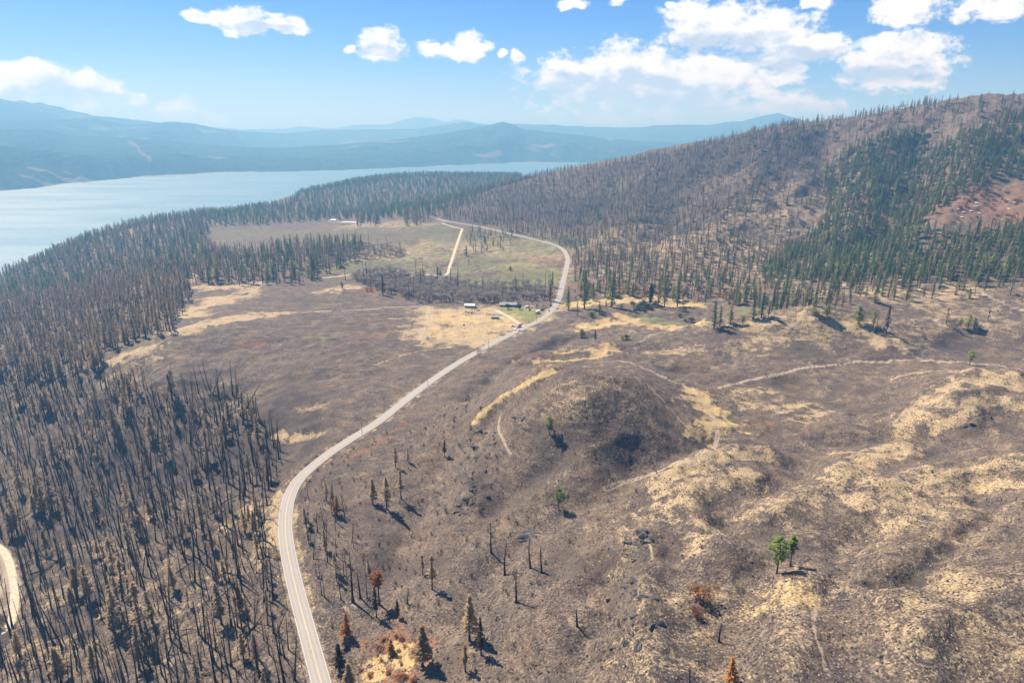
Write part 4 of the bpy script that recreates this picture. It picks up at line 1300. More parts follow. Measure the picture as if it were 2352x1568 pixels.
#            outline of the feet, spacing, nearest, farthest, patchiness, {kind: share}, size range, where
ZONES = [
    ('near', [(-80, 872), (260, 866), (350, 893), (540, 893), (600, 965), (650, 1045), (655, 1078), (622, 1140), (620, 1200), (630, 1290), (660, 1400), (695, 1568), (690, 1660), (-80, 1660)],
     6.5, 0, 800, 0.30, {'snag': 0.90, 'scorched': 0.07, 'tan': 0.03}, (0.5, 1.3)),
    ('bench', [(-80, 720), (0, 712), (250, 652), (400, 642), (445, 655), (432, 705), (395, 762), (300, 792), (240, 822), (250, 866), (-80, 880)],
     9.5, 400, 1400, 0.0, {'scorched': 0.72, 'snag': 0.28}, (0.8, 1.35)),
    ('slope', [(-80, 630), (20, 610), (150, 555), (300, 515), (500, 488), (470, 555), (520, 590), (700, 562), (830, 560), (835, 585), (740, 640), (690, 655), (450, 657), (400, 642), (250, 652), (0, 712), (-80, 720)],
     13.0, 600, 3000, 0.12, {'scorched': 0.42, 'snag': 0.33, 'green': 0.25}, (0.85, 1.35)),
    ('shore', [(480, 490), (650, 470), (720, 425), (850, 405), (1000, 400), (1130, 395), (1200, 405), (1080, 458), (1000, 499), (930, 501), (760, 505), (600, 517), (490, 520)],
     17.0, 1200, 4600, 0.0, {'green': 0.85, 'scorched': 0.15}, (0.7, 1.15)),
    ('hill', [(1000, 500), (1080, 455), (1180, 418), (1280, 396), (1500, 360), (1650, 325), (1800, 291), (1900, 288), (1880, 350), (1800, 420), (1720, 480), (1650, 540), (1500, 580), (1320, 600), (1308, 570), (1240, 548), (1100, 517)],
     9.4, 800, 2100, 0.05, {'snag': 0.56, 'scorched': 0.40, 'green': 0.04}, (0.5, 0.95)),
    ('upper', [(1800, 291), (1950, 273), (2080, 243), (2352, 226), (2440, 230), (2440, 330), (2200, 330), (1950, 400), (1900, 480), (1750, 560), (1650, 540), (1880, 350)],
     15.0, 700, 1800, 0.15, {'scorched': 0.55, 'snag': 0.22, 'green': 0.23}, (0.5, 0.95)),
    ('belt', [(1310, 602), (1500, 580), (1650, 540), (1750, 560), (1850, 540), (1800, 600), (1700, 642), (1320, 645)],
     10.5, 700, 1500, 0.1, {'scorched': 0.72, 'green': 0.20, 'snag': 0.08}, (0.55, 1.0)),
    ('greenwood', [(1930, 352), (2040, 312), (2130, 302), (2120, 380), (2160, 332), (2300, 272), (2440, 262), (2440, 400), (2290, 420), (2190, 460), (2110, 520), (2180, 535), (2440, 510), (2440, 648), (1900, 648), (1720, 634), (1800, 590), (1880, 520), (1905, 470), (1885, 430)],
     8.8, 600, 1500, 0.15, {'green': 0.86, 'scorched': 0.14}, (0.6, 1.02)),
    ('foot', [(1312, 642), (1700, 637), (1900, 648), (2440, 648), (2440, 694), (2200, 688), (2000, 694), (1900, 712), (1760, 716), (1640, 694), (1330, 682)],
     12.5, 450, 1200, 0.25, {'green': 0.5, 'scorched': 0.5}, (0.5, 1.0)),
    ('gully', [(860, 618), (1000, 642), (1090, 657), (1250, 657), (1270, 690), (1130, 698), (960, 696), (850, 662), (800, 642)],
     8.0, 600, 1300, 0.05, {'bare': 0.95, 'snag': 0.05}, (0.9, 1.5)),
    ('brake', [(700, 575), (830, 562), (935, 575), (930, 590), (830, 598), (720, 618)], 11.0, 800, 1500, 0.0, {'bare': 0.9, 'snag': 0.1}, (0.9, 1.4)),
    ('verge', [(690, 1140), (755, 1125), (840, 1260), (860, 1380), (790, 1400), (735, 1390), (705, 1310)], 7.5, 0, 600, 0.12, {'snag': 0.75, 'scorched': 0.25}, (0.35, 0.7)),
    ('edge', [(380, 1190), (610, 1170), (628, 1300), (680, 1568), (560, 1590), (420, 1400)], 20.0, 0, 600, 0.15, {'scorched': 0.55, 'tan': 0.45}, (0.4, 0.85)),
    ('meadow', [(1068, 530), (1180, 542), (1172, 582), (1075, 582)], 17.0, 900, 1700, 0.2, {'green': 0.5, 'scorched': 0.5}, (0.35, 0.8)),
    ('yard', [(818, 500), (872, 500), (872, 520), (818, 520)], 17.0, 900, 2200, 0.1, {'green': 0.5, 'scorched': 0.5}, (0.8, 1.2)),
    ('corner', [(925, 490), (1000, 500), (965, 522), (925, 520)], 16.0, 900, 2200, 0.1, {'green': 0.3, 'scorched': 0.7}, (0.8, 1.2)),
    ('roadwood', [(1252, 660), (1275, 650), (1280, 690), (1262, 704)], 12.0, 500, 1200, 0.0, {'snag': 0.6, 'scorched': 0.4}, (0.8, 1.2)),
]
WHERE = {'near': 'in the dense burned forest below the paved road', 'bench': 'in the burned wood beside the dark open field', 'slope': 'on the wooded slope dropping to the lake',
         'shore': 'in the living forest along the near lake shore', 'hill': 'on the burned flank of the big hill', 'upper': 'scattered on the bare upper slope of the big hill',
         'belt': 'in the brown belt of trees low on the big hill', 'greenwood': 'in the green stand on the big hill', 'foot': 'at the foot of the big hill behind the dry knolls',
         'gully': 'in the brushy gully behind the homestead', 'brake': 'in the thicket between the two meadows', 'verge': 'on the ash slope beside the road bend',
         'edge': 'among black snags near the guardrail', 'meadow': 'in the small grove inside the road loop', 'yard': 'beside the far farmstead', 'corner': 'at the far corner of the meadow', 'roadwood': 'crowding the road above the homestead'}
LOOK = {'snag': 'black snag', 'scorched': 'scorched brown conifer', 'green': 'green conifer', 'tan': 'tan dead conifer',
        'bare': 'leafless grey broadleaf tree'}
LOOK_VAR = {'snag': ['twiggy black snag', 'nearly bare black snag', 'bushy charred snag', 'crooked black snag', 'straight charred snag', 'broken-topped black snag'],
            'scorched': ['broad brown scorched conifer', 'slim brown scorched conifer', 'round-headed scorched pine', 'loose brown scorched conifer', 'ragged half-bare scorched conifer'],
            'green': ['pointed green conifer', 'slim green conifer', 'round-headed green pine', 'broad green conifer', 'narrow green conifer'],
            'tan': ['pointed tan dead conifer', 'thin tan dead conifer', 'round tan dead pine'],
            'bare': ['three-stemmed grey bare tree', 'two-stemmed grey bare tree', 'spreading grey bare tree', 'upright grey bare tree']}
CAP = {'snag': 290, 'scorched': 280, 'green': 280, 'bare': 280, 'tan': 60}
ALL = {}
for (zn, poly, spc, dmin, dmax, patch, mixd, (s0, s1)) in ZONES:
    q = zone_points(poly, spc, dmin, dmax, patch)
    kinds = list(mixd)
    pick = NPR.choice(len(kinds), len(q), p=np.array([mixd[k] for k in kinds]) / sum(mixd.values()))
    # brown and black trees stand in clumps rather than salt-and-pepper
    for ki, kd in enumerate(kinds):
        sel = q[pick == ki]
        nq = len(sel)
        if nq == 0:
            continue
        s_ = NPR.uniform(s0, s1, nq) * (1 + 0.12 * fbm(sel[:, 0] / 30, sel[:, 1] / 30, 2))
        big = NPR.random(nq) < 0.06
        s_[big] *= 1.18
        row = np.column_stack([sel[:, 0], sel[:, 1], sel[:, 2] - 0.2, NPR.uniform(0, 6.283, nq), s_, (NPR.uniform(0.85, 1.25, nq) if kd == 'snag' else NPR.uniform(1.15, 1.75, nq)),
                               *((NPR.normal(0, 0.05 if kd == 'snag' else 0.025, nq) + (NPR.random(nq) < 0.03) * NPR.normal(0, 0.3, nq) * (kd == 'snag')) for _ in range(2)), NPR.integers(0, len(PROTO[kd]), nq)])
        ALL.setdefault(kd, []).append((zn, row))
STUFF_NAME = {'snag': ('burned_snags', 'mass of charred black snags covering the burned slopes'), 'scorched': ('scorched_conifers', 'mass of brown scorched conifers covering the hillsides'),
              'green': ('green_conifers', 'mass of living green conifers on hill and lake shore'), 'bare': ('bare_trees', 'mass of leafless grey broadleaf trees'), 'tan': ('tan_conifers', 'mass of tan dead conifers')}
N_PLACED = {}
for kd, lst in ALL.items():
    rows = np.concatenate([r for _, r in lst])
    zn_of = sum([[z_] * len(r) for z_, r in lst], [])
    px, py, d = to_pix(rows[:, 0], rows[:, 1], rows[:, 2])
    seen = (px > -20) & (px < 2372) & (py < 1600)
    order = np.argsort(-(rows[:, 4] * HEIGHT[kd] / d) * seen)
    top = list(order[:CAP[kd]])
    have = {int(rows[i, 8]) for i in top}
    for i in top:
        x, y, z, rz, s_, w_, tx, ty, v_ = rows[i]
        plant(kd, int(v_), (x, y, z), rz, s_, w_, LOOK_VAR[kd][int(v_)] + ' ' + WHERE[zn_of[i]], LOOK[kd] + 's ' + WHERE[zn_of[i]], (tx, ty))
    rest = np.delete(rows, top, axis=0)
    N_PLACED[kd] = (len(top), len(rest))
    if len(rest):
        scatter_stuff(STUFF_NAME[kd][0], STUFF_NAME[kd][1], kd, rest)
print('TREES', N_PLACED)

# ------------------------------------------------------------------ paved road
mat_asphalt, nt, out = material('sun_bleached_asphalt')
geo = nt.new('ShaderNodeNewGeometry')
uv = nt.new('ShaderNodeAttribute', attribute_name='across')
n1 = nt.noise(geo.outputs['Position'], 1.3, 4.0, 0.6)
n2 = nt.noise(geo.outputs['Position'], 0.06, 3.0, 0.5)
c = nt.mix(nt.smooth(n1, 0.3, 0.7), (0.265, 0.232, 0.195), (0.335, 0.295, 0.25))
c = nt.mix(nt.smooth(n2, 0.35, 0.65), c, (0.31, 0.28, 0.24))
wt = nt.math('ABSOLUTE', nt.math('SUBTRACT', nt.math('ABSOLUTE', uv.outputs['Fac']), 1.7))
c = nt.mix(nt.math('MULTIPLY', nt.smooth(wt, 0.6, 0.1), 0.45), c, (0.39, 0.355, 0.31))
bs = nt.new('ShaderNodeBsdfPrincipled')
nt.link(c, bs.inputs['Base Color'])
bs.inputs['Roughness'].default_value = 0.85
nt.link(bs.outputs[0], out.inputs[0])
mat_line = plain('worn_road_paint', (0.62, 0.52, 0.30), 0.8, vary=0.2)
mat_edge = plain('worn_white_paint', (0.62, 0.60, 0.55), 0.8, vary=0.2)


def ribbon(name, line, offs, lift, mat, label=None, kind='structure', crown=0.0, parent=None):
    d = np.gradient(line[:, :2], axis=0)
    d /= np.linalg.norm(d, axis=1)[:, None]
    nrm = np.stack([d[:, 1], -d[:, 0]], -1)
    V = np.stack([np.stack([line[:, 0] + nrm[:, 0] * o, line[:, 1] + nrm[:, 1] * o, line[:, 2] + lift - crown * abs(o)], -1) for o in offs], 1).reshape(-1, 3)
    me_ = grid_mesh(name, V, len(line), len(offs), mat)
    a = me_.attributes.new('across', 'FLOAT', 'POINT')
    a.data.foreach_set('value', np.tile(np.asarray(offs, np.float32), len(line)))
    o = link(bpy.data.objects.new(name, me_), parent)
    if label:
        tag(o, label, kind=kind)
    return o


road = ribbon('road', ROAD, [-3.45, -2.6, -1.7, -0.8, 0, 0.8, 1.7, 2.6, 3.45], 0.22, mat_asphalt, 'pale sun-bleached paved road winding through the burned valley', crown=0.02)
near = ROAD[:110]
for o_ in (-0.14, 0.14):
    ribbon('centre_line', near, [o_ - 0.06, o_ + 0.06], 0.235, mat_line, parent=road, crown=0.02)
for o_ in (-3.15, 3.15):
    ribbon('edge_line', near, [o_ - 0.06, o_ + 0.06], 0.235, mat_edge, parent=road, crown=0.02)
mat_gravel = plain('gravel_track', (0.52, 0.42, 0.30), 0.95, vary=0.2, scale=0.5)
for s_, lb in zip(SPURS, ('straight gravel farm road crossing the green meadow', 'short gravel link joining farm road and paved road', 'pale dirt road curving through the burned forest', 'dirt driveway running up to the house')):
    ribbon('dirt_road', s_, [-2.0, -0.8, 0, 0.8, 2.0], 0.16, mat_gravel, lb, crown=0.03)
#STAGE3


# ------------------------------------------------------------------ single trees that the photograph shows one by one
def foot(px, py):
    w_ = pix_world(px, py)[0]
    return float(w_[0]), float(w_[1]), float(ground(w_[0], w_[1]))


def height_to(px, py, x, y, z, top):
    """metres from the foot to the photograph's tree top above it"""
    dx, dy, dz = pix_dir(px, top)
    t = math.hypot(x, y) / math.hypot(float(dx), float(dy))
    return max(1.0, CAM_Z + float(dz) * t - z)


SINGLES = [  # kind, variant, foot x, foot y, top y, width, label
    ('pine', 1, 1262, 999, 953, 1.0, 'young green pine alone on the dark rounded knoll'),
    ('pine', 0, 1283, 1169, 1119, 0.85, 'small bright green pine alone on the slope below the knoll'),
    ('pine', 0, 1784, 1317, 1227, 1.0, 'bushy green pine with the broad crown beside a slim pine'),
    ('pine', 2, 1815, 1299, 1226, 1.0, 'slim green pine close beside the bushy pine'),
    ('tan', 0, 857, 1157, 1098, 1.0, 'tan dead conifer at the road-side end of the row of three'),
    ('tan', 1, 889, 1169, 1094, 1.0, 'tan dead conifer in the middle of the row of three'),
    ('tan', 2, 921, 1145, 1078, 1.0, 'tan dead conifer at the uphill end of the row of three'),
    ('orange', 0, 775, 1183, 1136, 1.0, 'small orange-brown conifer on the burned brush slope'),
    ('tan', 1, 909, 1073, 1026, 0.8, 'thin tan conifer pair mate standing above the row of three'),
    ('scorched', 1, 937, 1061, 1026, 0.8, 'small scorched conifer upslope of the row of three'),
    ('dark', 1, 1021, 1049, 1008, 0.9, 'dark scorched pine alone on the slope below the road'),
    ('snag', 0, 1128, 1269, 1196, 1.0, 'black snag with a yellowed tip on the open slope'),
    ('snag', 1, 1160, 1319, 1240, 1.0, 'straight black snag downhill of the yellow-tipped snag'),
    ('snag', 3, 1217, 1303, 1236, 1.0, 'black snag below the dark rock ledge'),
    ('snag', 4, 1243, 1315, 1252, 1.0, 'shorter black snag next to the one below the ledge'),
    ('snag', 2, 1185, 1383, 1306, 1.0, 'bent black snag lowest of the slope snags'),
    ('snag', 5, 1325, 1437, 1384, 1.0, 'broken dead tree alone on bare stony slope'),
    ('tan', 2, 971, 1319, 1272, 0.8, 'small tan-topped pine of a close pair'),
    ('tan', 2, 993, 1353, 1274, 0.9, 'taller tan-topped pine of a close pair'),
    ('orange', 1, 871, 1387, 1308, 1.1, 'charred pine with a bright orange tuft of needles on top'),
    ('dark', 1, 865, 1417, 1345, 0.8, 'dark charred pine under the orange-topped pine'),
    ('dark', 1, 913, 1417, 1374, 0.8, 'small dark pine between ash patches'),
    ('snag', 3, 937, 1385, 1354, 1.0, 'short bent black stem beside the small dark pine'),
    ('tan', 0, 1079, 1471, 1363, 1.0, 'tall yellow-brown conifer with long bare trunk'),
    ('dark', 1, 1105, 1503, 1416, 0.8, 'burned dark conifer just below the tall yellow-brown one'),
    ('tan', 2, 1069, 1541, 1480, 0.9, 'tan pine with a lopsided crown near the rust-red scrub'),
    ('tan', 0, 971, 1529, 1433, 1.25, 'full tan conifer at the edge of the rust-red scrub'),
    ('orange', 0, 797, 1465, 1406, 1.1, 'orange dead conifer close to the road'),
    ('tan', 0, 793, 1483, 1456, 1.2, 'little tan conifer under the orange one'),
    ('dark', 0, 781, 1541, 1474, 1.2, 'full dark brown conifer at the road edge'),
    ('tan', 1, 803, 1585, 1522, 1.2, 'pale tan conifer below the dark brown one at the road edge'),
    ('orange', 0, 899, 1500, 1466, 1.1, 'small charred conifer inside the rust-red scrub'),
    ('snag', 0, 811, 1381, 1264, 1.0, 'tall thin black snag on the ash slope right of the road'),
    ('snag', 4, 827, 1373, 1310, 1.0, 'thin black snag next to the tall one on the ash slope'),
    ('snag', 2, 1651, 1473, 1426, 1.0, 'twiggy black snag on the dry grass below the rust bush'),
    ('orange', 0, 1677, 1575, 1504, 1.0, 'orange-tan conifer rising from the dry grass'),
    ('snag', 1, 1583, 1572, 1532, 1.0, 'short black snag near the orange-tan conifer'),
    # beyond the knoll
    ('green', 1, 1639, 756, 690, 0.8, 'tallest dark conifer of the trio at the hill spur end'), ('green', 4, 1653, 750, 702, 0.8, 'middle conifer of the trio at the hill spur end'),
    ('green', 1, 1677, 744, 698, 0.9, 'uphill conifer of the trio at the hill spur end'), ('pine', 1, 1705, 746, 724, 1.0, 'small bright pine on the spur beside the conifer trio'),
    ('green', 0, 1729, 734, 682, 0.9, 'pointed conifer standing out on the spur crest'), ('green', 1, 1749, 730, 668, 0.9, 'tall slender conifer standing out on the spur crest'),
    ('scorched', 1, 1765, 728, 690, 0.9, 'brown conifer beside the slender one on the spur crest'), ('green', 3, 1869, 722, 678, 1.1, 'broad green conifer on top of the rounded spur'),
    ('green', 2, 1900, 726, 700, 1.1, 'small round pine on top of the rounded spur'), ('green', 2, 1971, 744, 702, 1.2, 'broad green pine on the pale grass beside scorched pines'),
    ('pine', 1, 2005, 752, 710, 1.0, 'green pine in the loose cluster on pale grass'), ('scorched', 2, 2011, 764, 724, 1.0, 'scorched pine in the loose cluster on pale grass'),
    ('dark', 1, 2035, 768, 698, 0.8, 'tall blackened pine in the loose cluster on pale grass'), ('tan', 2, 2173, 744, 704, 0.9, 'tan scorched pine alone on the dark knob'),
    ('green', 2, 2223, 756, 722, 1.0, 'larger pine of the little group on the dark knob'), ('green', 2, 2237, 754, 728, 1.0, 'smaller pine of the little group on the dark knob'),
    ('pine', 0, 2205, 750, 731, 1.0, 'tiny green pine beside the group on the dark knob'), ('scorched', 2, 2269, 736, 712, 1.2, 'two-toned pine at the edge of the dark knob'),
    ('pine', 0, 2227, 838, 803, 1.0, 'green and brown pine beside the pale dirt track'), ('snag', 1, 1685, 700, 655, 1.0, 'bare leaning trunk behind the conifer trio'),
    ('green', 1, 1305, 712, 658, 0.8, 'tall narrow conifer close to the road above the homestead'), ('green', 4, 1342, 710, 622, 0.8, 'very tall dark conifer at the golden field edge'),
    ('green', 1, 1362, 690, 646, 0.9, 'dark conifer behind the golden field'), ('green', 0, 1405, 706, 622, 0.8, 'very tall conifer in the golden field'),
    ('scorched', 0, 1326, 726, 690, 0.9, 'short brown conifer by the road bank'), ('green', 0, 1377, 720, 695, 1.0, 'short green conifer on the golden field margin'),
    ('scorched', 1, 1392, 708, 688, 1.0, 'small brown conifer on the golden field margin'), ('green', 2, 1336, 776, 754, 1.2, 'rounded green conifer on the golden bank'),
    ('dark', 1, 1367, 785, 758, 1.0, 'dark slim pine on the golden bank'), ('pine', 1, 1427, 711, 696, 1.1, 'tiny pine in the middle of the golden field'),
    ('scorched', 1, 1512, 707, 650, 0.9, 'tall grey-brown conifer beside the dark poplar'), ('green', 1, 1526, 705, 632, 0.7, 'tallest narrow conifer beside the dark poplar'),
    ('green', 4, 1556, 704, 638, 0.8, 'tall conifer with bare lower trunk past the poplar'), ('bare', 0, 1100, 819, 791, 1.0, 'dark bare tree leaning over the paved road'),
    ('green', 0, 1071, 588, 563, 1.0, 'lone green conifer beside the straight farm road'), ('scorched', 0, 1076, 606, 591, 1.1, 'small brown conifer beside the straight farm road'),
    ('green', 0, 1172, 620, 609, 1.2, 'tiny conifer alone in the green meadow'), ('green', 3, 1005, 631, 612, 1.1, 'bushy conifer next to the burned ruin'),
    ('green', 0, 1012, 632, 618, 1.1, 'smaller conifer next to the burned ruin'), ('snag', 4, 1035, 654, 614, 1.0, 'dark bare conifer where the farm road bends'),
    ('dark', 0, 880, 678, 630, 1.1, 'tall dark conifer rising from the gully brush'), ('dark', 0, 786, 663, 645, 1.2, 'dark round tree on the pale knob of the field'),
    ('snag', 1, 793, 643, 609, 1.0, 'black pole-like snag by the farm track'), ('snag', 0, 1265, 704, 652, 1.0, 'tall black snag beside the road above the house'),
    ('scorched', 1, 402, 766, 738, 1.0, 'single scorched conifer at the field corner'), ('scorched', 3, 372, 778, 752, 1.0, 'scorched conifer standing off the wood edge'),
]
for kd, v_, px, py, ty, w_, lb in SINGLES:
    x, y, z = foot(px, py)
    H = height_to(px, py, x, y, z, ty)
    base_h = {'snag': 22, 'scorched': 20, 'green': 20, 'pine': 16, 'tan': 18, 'orange': 16, 'dark': 18, 'bare': 10}[kd]
    plant(kd, v_, (x, y, z - 0.15), random.Random(px * 7 + py).uniform(0, 6.28), H / base_h, w_ * (1.25 if kd in ('tan', 'orange', 'dark', 'pine') else 1.6 if kd in ('green', 'snag') else 1.2) * max(1.0, (base_h / H) ** (0.7 if kd == 'snag' else 0.45)), lb)

# the columnar poplar and the leafy shrubs
PROTO['poplar'] = [conifer(900, (M_BARK, foliage('poplar_leaves', (0.02, 0.05, 0.018), (0.035, 0.075, 0.022), (0.06, 0.11, 0.03))), 18, 0.06, 2.1, 'pine', per=16, size=0.5, skip=0.0, droop=-0.9, gap=0.4)]
THING['poplar'] = 'poplar_tree'
x, y, z = foot(1494, 697)
plant('poplar', 0, (x, y, z - 0.2), 0.4, height_to(1494, 697, x, y, z, 651) / 18, 1.15, 'dense dark green columnar poplar beside the golden field')
PROTO['roundtree'] = [shrub(910 + k, (M_BARK, foliage('shade_tree_leaves_%d' % k, (0.03, 0.06, 0.025), (0.05, 0.09, 0.035), (0.09, 0.14, 0.05))), 7.5, 4.2, 700, 0.45, 0.12) for k in range(2)]
THING['roundtree'] = 'shade_tree'
for k, (px, py, lb) in enumerate([(1166, 710, 'round dark shade tree before the middle of the house'), (1194, 711, 'round dark shade tree at the house end by the lawn')]):
    x, y, z = foot(px, py)
    plant('roundtree', k, (x, y, z), k, 1.0, 1.0, lb)
SHRUBS = [('rustshrub', 0, 1611, 1372, 3.1, 'large rust-orange bush on the dry grass slope'), ('rustshrub', 2, 1601, 1414, 1.8, 'thin brown bush below the rust-orange bush'),
          ('shrub', 0, 1441, 778, 2.4, 'green-topped bush in the hollow behind the knoll'), ('rustshrub', 1, 1429, 779, 2.0, 'red bush touching the green-topped bush'),
          ('rustshrub', 1, 2119, 776, 1.9, 'small orange bush alone beyond the dirt track'), ('brush', 0, 2346, 864, 3.6, 'leafless dark bush by the dirt track'),
          ('shrub', 1, 1568, 714, 3.0, 'wide low green bush past the poplar'), ('shrub', 2, 1558, 729, 2.6, 'blue-green bush at the wet green strip'),
          ('shrub', 0, 1586, 740, 3.0, 'round green bush at the end of the wet strip'), ('shrub', 1, 1575, 740, 1.9, 'small bush touching the round green bush'),
          ('shrub', 2, 1362, 730, 3.2, 'dark green bush at the foot of the golden bank'), ('rustshrub', 0, 845, 669, 3.0, 'red-orange bush at the top edge of the field'),
          ('rustshrub', 2, 853, 669, 2.4, 'second red-orange bush at the top edge of the field'), ('rustshrub', 0, 634, 1281, 1.3, 'orange bush beside the guardrail'),
          ('rustshrub', 1, 972, 630, 3.4, 'red-leaved tree-like bush at the burned ruin')]
for k in range(9):
    SHRUBS.append(('shrub', k % 3, 1456 + (k % 5) * 12, 704 + (k // 5) * 9 + (k % 2) * 4, 3.6 if k < 5 else 2.8, 'green bush in the thicket around the dark poplar'))
for kd, v_, px, py, s_, lb in SHRUBS:
    x, y, z = foot(px, py)
    plant(kd, v_, (x, y, z - 0.05), px * 0.37, s_, 1.0, lb, 'green bushes around the poplar' if 'thicket' in lb else None)
rs = random.Random(3)
for k in range(34):        # rust-red scrub in the hollow by the road
    px, py = rs.uniform(845, 965), rs.uniform(1462, 1566)
    x, y, z = foot(px, py)
    plant('rustshrub', k % 3, (x, y, z - 0.1), rs.uniform(0, 6), rs.uniform(0.35, 0.95), 1.2, 'rust-orange scrub bush in the hollow beside the road', 'rust scrub in the hollow')
for k in range(70):        # shrubs along the foot of the hill
    px, py = rs.uniform(1318, 1760), rs.uniform(662, 688)
    if 1430 < px < 1620 and py > 676:
        py -= 12
    x, y, z = foot(px, py)
    kd = rs.choice(['shrub', 'rustshrub', 'rustshrub'])
    plant(kd, k % 3, (x, y, z - 0.1), rs.uniform(0, 6), rs.uniform(1.4, 3.0), 1.1, {'shrub': 'grey-green', 'rustshrub': 'reddish'}[kd] + ' bush at the foot of the big hill by the golden field', 'bushes at the foot of the big hill')

# charred brush on the burned slopes
BR = []
for poly, spc in [([(700, 1095), (850, 1010), (1000, 940), (1100, 900), (1130, 1000), (1180, 1150), (1240, 1300), (1400, 1568), (760, 1568), (700, 1320)], 7.5),
                  ([(-40, 900), (560, 900), (660, 1080), (620, 1160), (690, 1568), (-40, 1568)], 9.0),
                  ([(1250, 960), (1500, 930), (1560, 1030), (1430, 1180), (1520, 1568), (1400, 1568), (1240, 1300)], 15.0)]:
    q = zone_points(poly, spc, 0, 700, 0.25, 5.5)
    nq = len(q)
    BR.append(np.column_stack([q[:, 0], q[:, 1], q[:, 2] - 0.05, NPR.uniform(0, 6.28, nq), NPR.uniform(0.5, 1.6, nq) ** 1.3, NPR.uniform(0.8, 1.3, nq), NPR.normal(0, .15, nq), NPR.normal(0, .15, nq), NPR.integers(0, 4, nq)]))
BR = np.concatenate(BR)
px, py, d = to_pix(BR[:, 0], BR[:, 1], BR[:, 2])
vis = (px > 700) & (px < 2352) & (py < 1568)
order = np.argsort(-(BR[:, 4] / d) * vis)
for i in order[:200]:
    x, y, z, rz, s_, w_, tx, ty, v_ = BR[i]
    plant('brush', int(v_), (x, y, z), rz, s_, w_, 'charred leafless shrub on the burned slope above the road', 'charred shrubs on the burned slope', (tx, ty))
scatter_stuff('charred_brush', 'scattered charred brush on the burned forest floor', 'brush', np.delete(BR, order[:200], axis=0))


# ------------------------------------------------------------------ tussocks: too many to count
def sample(ch, x, y):
    a, r = np.arctan2(x, y), np.hypot(x, y)
    return CH[ch][np.clip(np.searchsorted(RG, r), 0, NR - 1), np.clip(np.searchsorted(AZ, a), 0, NA - 1)]


def tussocks(name, label, count, mat, want, hmin, hmax, rmin, rmax, seed):
    rg = np.random.default_rng(seed)
    a = rg.uniform(R(-46), R(46), count * 6)
    r = 120 * np.exp(rg.uniform(0, math.log(620 / 120), count * 6))
    x, y = r * np.sin(a), r * np.cos(a)
    z = ground(x, y)
    pr = want(x, y)
    k = np.nonzero((rg.random(len(x)) < pr) & (seg_dist(x, y, ROAD[:160:4])[0] > 5.0))[0][:count]
    x, y, z = x[k], y[k], z[k]
    m = len(x)
    hh, w_ = rg.uniform(hmin, hmax, m), rg.uniform(rmin, rmax, m)
    a0 = rg.uniform(0, 6.28, m)
    ring = [np.stack([x + w_ * rg.uniform(.7, 1.3, m) * np.cos(a0 + j * 2 * math.pi / 5), y + w_ * rg.uniform(.7, 1.3, m) * np.sin(a0 + j * 2 * math.pi / 5), z - 0.15], -1) for j in range(5)]
    apex = np.stack([x + rg.normal(0, .3, m) * w_, y + rg.normal(0, .3, m) * w_, z + hh], -1)
    V = np.stack(ring + [apex], 1).reshape(-1, 3)
    b = np.arange(m)[:, None] * 6
    F = np.concatenate([np.concatenate([b + j, b + (j + 1) % 5, b + 5], 1) for j in range(5)])
    me_ = bpy.data.meshes.new(name)
    me_.vertices.add(len(V))
    me_.vertices.foreach_set('co', V.astype(np.float32).ravel())
    me_.loops.add(F.size)
    me_.loops.foreach_set('vertex_index', F.astype(np.int32).ravel())
    me_.polygons.add(len(F))
    me_.polygons.foreach_set('loop_start', (np.arange(len(F)) * 3).astype(np.int32))
    me_.materials.append(mat)
    me_.update(calc_edges=True)
    tag(link(bpy.data.objects.new(name, me_)), label, kind='stuff')


def tuft_mat(name, c0, c1):
    m, nt, out = material(name)
    geo = nt.new('ShaderNodeNewGeometry')
    n_ = nt.noise(geo.outputs['Position'], 0.8, 2.0, 0.6)
    d = nt.new('ShaderNodeBsdfDiffuse')
    nt.link(nt.mix(nt.smooth(n_, 0.35, 0.65), c0, c1), d.inputs[0])
    nt.link(d.outputs[0], out.inputs[0])
    return m


right = lambda x, y: sstep(x - (-40), 0, 40)
tussocks('dry_grass_tufts', 'pale dry grass tufts dotting the open slopes', 14000, tuft_mat('dry_tufts', (0.24, 0.175, 0.11), (0.42, 0.32, 0.20)),
         lambda x, y: 0.10 + 0.9 * np.clip(sample('tan', x, y) + sample('straw', x, y), 0, 1) ** 1.0, 0.15, 0.45, 0.10, 0.42, 21)
tussocks('charred_tufts', 'charred grass tussocks dotting the burned slopes', 20000, tuft_mat('charred_tufts', (0.030, 0.027, 0.028), (0.085, 0.070, 0.064)),
         lambda x, y: 0.5 * (1 - np.clip(sample('straw', x, y) + sample('dirt', x, y), 0, 1)), 0.15, 0.5, 0.25, 0.7, 22)


# ------------------------------------------------------------------ rocks
def rock_mesh(seed, mat, flat=0.65):
    rg = random.Random(seed)
    me_ = bpy.data.meshes.new('rock')
    import bmesh
    bm = bmesh.new()
    bmesh.ops.create_icosphere(bm, subdivisions=2, radius=1.0)
    cuts = [(Vector((rg.gauss(0, 1), rg.gauss(0, 1), rg.gauss(0.2, 1))).normalized(), rg.uniform(0.45, 0.85)) for k in range(11)]
    for v in bm.verts:
        for nrm, dd in cuts:
            e = v.co.dot(nrm) - dd
            if e > 0:
                v.co -= nrm * e
        v.co.x *= 1.25
        v.co.z *= flat
    bm.to_mesh(me_)
    bm.free()
    me_.materials.append(mat)
    return me_


